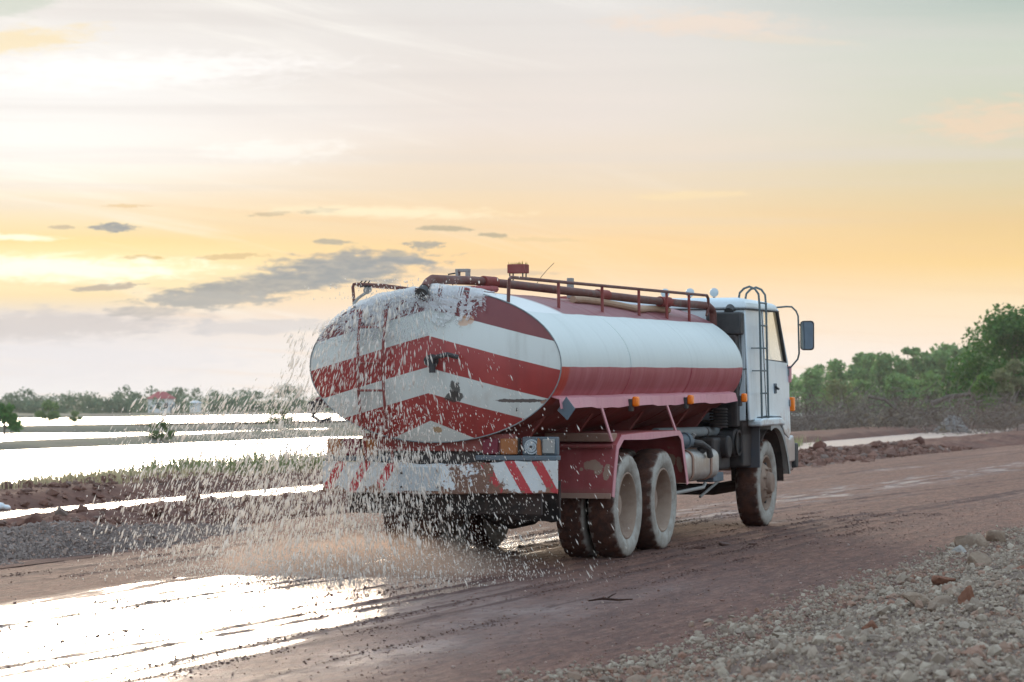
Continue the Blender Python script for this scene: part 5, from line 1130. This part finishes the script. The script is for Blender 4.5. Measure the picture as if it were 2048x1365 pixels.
GRASS = leaf_mat('bank_grass', lin(140, 148, 108), lin(120, 134, 92), lin(170, 164, 124), .35, .8); STRAW = leaf_mat('dry_grass', lin(176, 168, 136), lin(158, 150, 116), lin(196, 186, 154), .3, .8)
n = 9000; U = rt.uniform(30, 92, n); V = -15.6 - 12*rt.random(n)**1.4
keep = (fbm(U, V, .25, 3, 91) > .40 - .2*(U > 45)) & (rt.random(n) < 1 - ss(U, 60, 90)); U, V = U[keep], V[keep]
v, f = tufts(U, V, far_z, rt.uniform(.22, .55, len(U))*(1 + (U > 60)*.3), rt); tag(place('bank_grass', npmesh('bank_grass', v, f, GRASS)), 'grey-green grass and weeds on the bank between canal and pond', 'grass', kind='stuff')
n = 4500; U = rt.uniform(-2, 45, n); V = -15.0 - 13*rt.random(n); v, f = tufts(U, V, far_z, rt.uniform(.08, .25, n), rt); tag(place('dry_grass', npmesh('dry_grass', v, f, STRAW)), 'short straw-coloured grass beside the near pond at the left', 'grass', kind='stuff')
# brush at the right: dead tangle, weeds
def sticks(n, xr, yr, h, r, z0=-1.15):
    v, f = [], []; x = r.uniform(*xr, n); y = r.uniform(*yr, n); P = np.stack([x, y, z0 + h*r.random(n)**1.5*(.25 + 1.5*fbm(x, y, .32, 3, 95)**1.5)], 1)
    d = r.normal(size=(n, 3)); d[:, 2] = np.abs(d[:, 2])*.7 - .1; d /= np.linalg.norm(d, axis=1)[:, None]; L = r.uniform(.4, 1.6, n)[:, None]; wv_ = r.uniform(.008, .03, n)[:, None]
    bend = P + d*L*.5 + r.normal(0, .12, (n, 3)); E_ = P + d*L; e1 = np.cross(d, [0, 1, .2]); e1 /= np.linalg.norm(e1, axis=1)[:, None]; e2 = np.cross(d, e1); ring = []
    for c, k in ((P, 1), (bend, .75), (E_, .25)):
        for a in range(3): ring.append(c + (e1*math.cos(a*2.094) + e2*math.sin(a*2.094))*wv_*k)
    v = np.stack(ring, 1).reshape(-1, 3); i = np.arange(n)[:, None]*9; F = []
    for k in (0, 3):
        for a in range(3): F.append(i + np.array([[k + a, k + (a + 1) % 3, k + 3 + (a + 1) % 3, k + 3 + a]]))
    return v, np.concatenate(F)
STICK = earth_mat('dead_wood', lin(136, 124, 114), lin(88, 78, 70), lin(160, 148, 136), .7)
v, f = sticks(14000, (15, 41), (150, 200), 2.6, rt); tag(place('dead_brush', npmesh('dead_brush', v, f, STICK)), 'tangled grey heap of cut dead brush beyond the canal', 'brush', kind='stuff')
C = np.stack([rt.uniform(17, 40, 130), rt.uniform(155, 205, 130), np.zeros(130)], 1); C[:, 2] = -1.1 + 2.6*rt.random(130)*(.2 + fbm(C[:, 0], C[:, 1], .25, 2, 95)); R = np.stack([rt.uniform(.4, 1.0, 130)]*3, 1)*np.array([1.2, 1, .7])
Q, F = leaves(C, R, 9000, .11, rt); tag(place('dry_weeds', npmesh('dry_weeds', Q, F, DRY)), 'withered grey-brown leaves and weeds caught in the dead brush', 'brush', kind='stuff')
C = np.stack([rt.uniform(15, 42, 60), rt.uniform(146, 170, 60), -1.15 + .7*rt.random(60)], 1); R = np.stack([rt.uniform(.4, 1.0, 60)]*3, 1)*np.array([1.3, 1, .5])
Q, F = leaves(C, R, 9000, .10, rt); tag(place('low_weeds', npmesh('low_weeds', Q, F, G4)), 'low grey-green weeds at the foot of the dead brush', 'weeds', kind='stuff')
for i, (pts, r0, l) in enumerate([([(21.6, 172, 1.75), (22.6, 172, 1.55), (23.3, 172, .95), (23.9, 172, .5)], .10, 'bare crooked branch rising out of the brush heap'), ([(24.4, 171, .7), (25.4, 171, .85), (26.4, 171, 1.05), (27.0, 171, 1.1)], .07, 'pale fallen limb lying right of the crooked branch'), ([(26, 176, 1.3), (27.2, 176, 1.75), (28.4, 176, 1.9), (28.9, 176, 1.3)], .16, 'dark uprooted stump arching over the brush heap'), ([(31.2, 171, .9), (32.0, 171, 1.25), (32.9, 171, 1.3)], .08, 'whitish broken branch below the big dark tree')]):
    b = MB(False); b.tube(pts, [r0, r0*.9, r0*.7, r0*.4][:len(pts)], 8)
    for k in range(3): p0 = Vector(pts[1 + k % (len(pts) - 1)]); b.tube([p0, p0 + Vector((rt.normal(0, .3), rt.normal(0, .2), rt.uniform(.1, .5)))], [r0*.4, r0*.1], 5)
    tag(b.build('fallen_branch', STICK), l, 'branch')
def mound(label, x, y, z, rx, ry, h, mat, seed):
    n = 28; g_ = np.linspace(-1, 1, n); A, B = np.meshgrid(g_, g_, indexing='ij'); d = np.sqrt(A*A + B*B); Z = h*np.clip(1 - d*d, 0, 1)**1.3 + (fbm(A, B, 3, 4, seed) - .5)*h*.3*(d < 1)
    i = np.arange((n - 1)**2); q = (i // (n - 1))*n + i % (n - 1)
    return tag(place('earth_mound', npmesh('earth_mound', np.stack([A*rx, B*ry, Z], -1).reshape(-1, 3), np.stack([q, q + n, q + n + 1, q + 1], 1), mat, True), None, (x, y, z)), label, 'mound')
mound('grey stony mound in the brush right of the fallen limb', 24.8, 160, -1.1, 1.5, 1.5, 1.75, earth_mat('grey_mound', lin(140, 136, 132), lin(124, 120, 118), lin(154, 150, 146), 2), 96)
mound('smooth pale brown earth mound below the big dark tree', 29.6, 158, -.6, 2.6, 2.0, 1.05, earth_mat('brown_mound', lin(150, 122, 110), lin(132, 108, 98), lin(164, 138, 124), 1), 97)
# the sack by the canal
b = MB(False); b.blob((0, 0, .06), (.15, .11, .07), 18, 12); b.blob((.16, .02, .04), (.07, .07, .04), 12, 8)
b.v = [(x*(1 + .25*(float(fbm(x*9 + 5, y*9 + z*7, 1, 3, 98)) - .5)), y, z*(1 + .5*(float(fbm(x*11, y*9 + z*5 + 3, 1, 3, 99)) - .5))) for x, y, z in b.v]
sk = b.build('plastic_sack', simple('pale_plastic', lin(206, 214, 220), .4)); x, y = uv2xy(14.9, -13.9); sk.location = (x - .05, y, float(far_z(np.array(14.9), np.array(-13.9))) - .01); tag(sk, 'pale crumpled plastic sack on the canal bank at the left edge', 'sack')
# house and shed across the ponds
HW, HR = paint('house_wall', lin(222, 222, 220), None, .8), earth_mat('roof_tiles', lin(176, 92, 92), lin(160, 84, 86), lin(190, 110, 106), .5)
def house(name, x, y, wd, dp, hw, hr, wall, roof, label, win=True):
    e = bpy.data.objects.new(name, None); link(e); e.location = (x, y, -1.25); e.rotation_euler = (0, 0, .35); tag(e, label, 'house' if win else 'shed')
    b = MB(False); b.box(-wd/2, wd/2, -dp/2, dp/2, 0, hw); wl_ = b.build('wall', wall, e)
    b = MB(False); o = .35; b.add([(-wd/2 - o, -dp/2 - o, hw), (wd/2 + o, -dp/2 - o, hw), (wd/2 + o, dp/2 + o, hw), (-wd/2 - o, dp/2 + o, hw), (-wd*.18, 0, hw + hr), (wd*.18, 0, hw + hr)], [(0, 1, 5, 4), (1, 2, 5), (2, 3, 4, 5), (3, 0, 4), (3, 2, 1, 0)]); b.build('roof', roof, e, smooth=False)
    if win:
        for xx in (-wd*.28, wd*.1):
            b = MB(False); b.box(xx - .4, xx + .4, -dp/2 - .05, -dp/2 + .02, 1.1, 2.2); b.build('window', M['dark'], e)
        b = MB(False); b.box(wd*.28, wd*.28 + .8, -dp/2 - .05, -dp/2 + .02, 0, 2.0); b.build('door', M['greyp'], e)
house('house', -68.6, 555, 4.4, 4.0, 3.0, 1.4, HW, HR, 'white house with red hipped roof among the far trees')
house('shed', -62.5, 560, 1.8, 1.8, 2.2, .45, HW, paint('shed_roof', lin(206, 210, 212), None, .6), 'tiny white-roofed shed right of the red-roofed house', False)
# ------------------------------------------------------------------ the evening air
hm = bpy.data.materials.new('evening_haze'); hm.use_nodes = True; ht = T(hm.node_tree); hout = ht.tree.nodes.new('ShaderNodeOutputMaterial')
hv = ht.node('ShaderNodeVolumePrincipled', {'Color': lin(246, 240, 238), 'Density': .00014, 'Anisotropy': .3}); ht.tree.links.new(hv.o, hout.inputs['Volume'])
hb = MB(False); hb.box(-900, 900, -60, 1500, -2.3, 22); hz_ = hb.build('haze', hm, smooth=False); tag(hz_, 'thin pale evening haze over the fields', 'haze', kind='stuff')
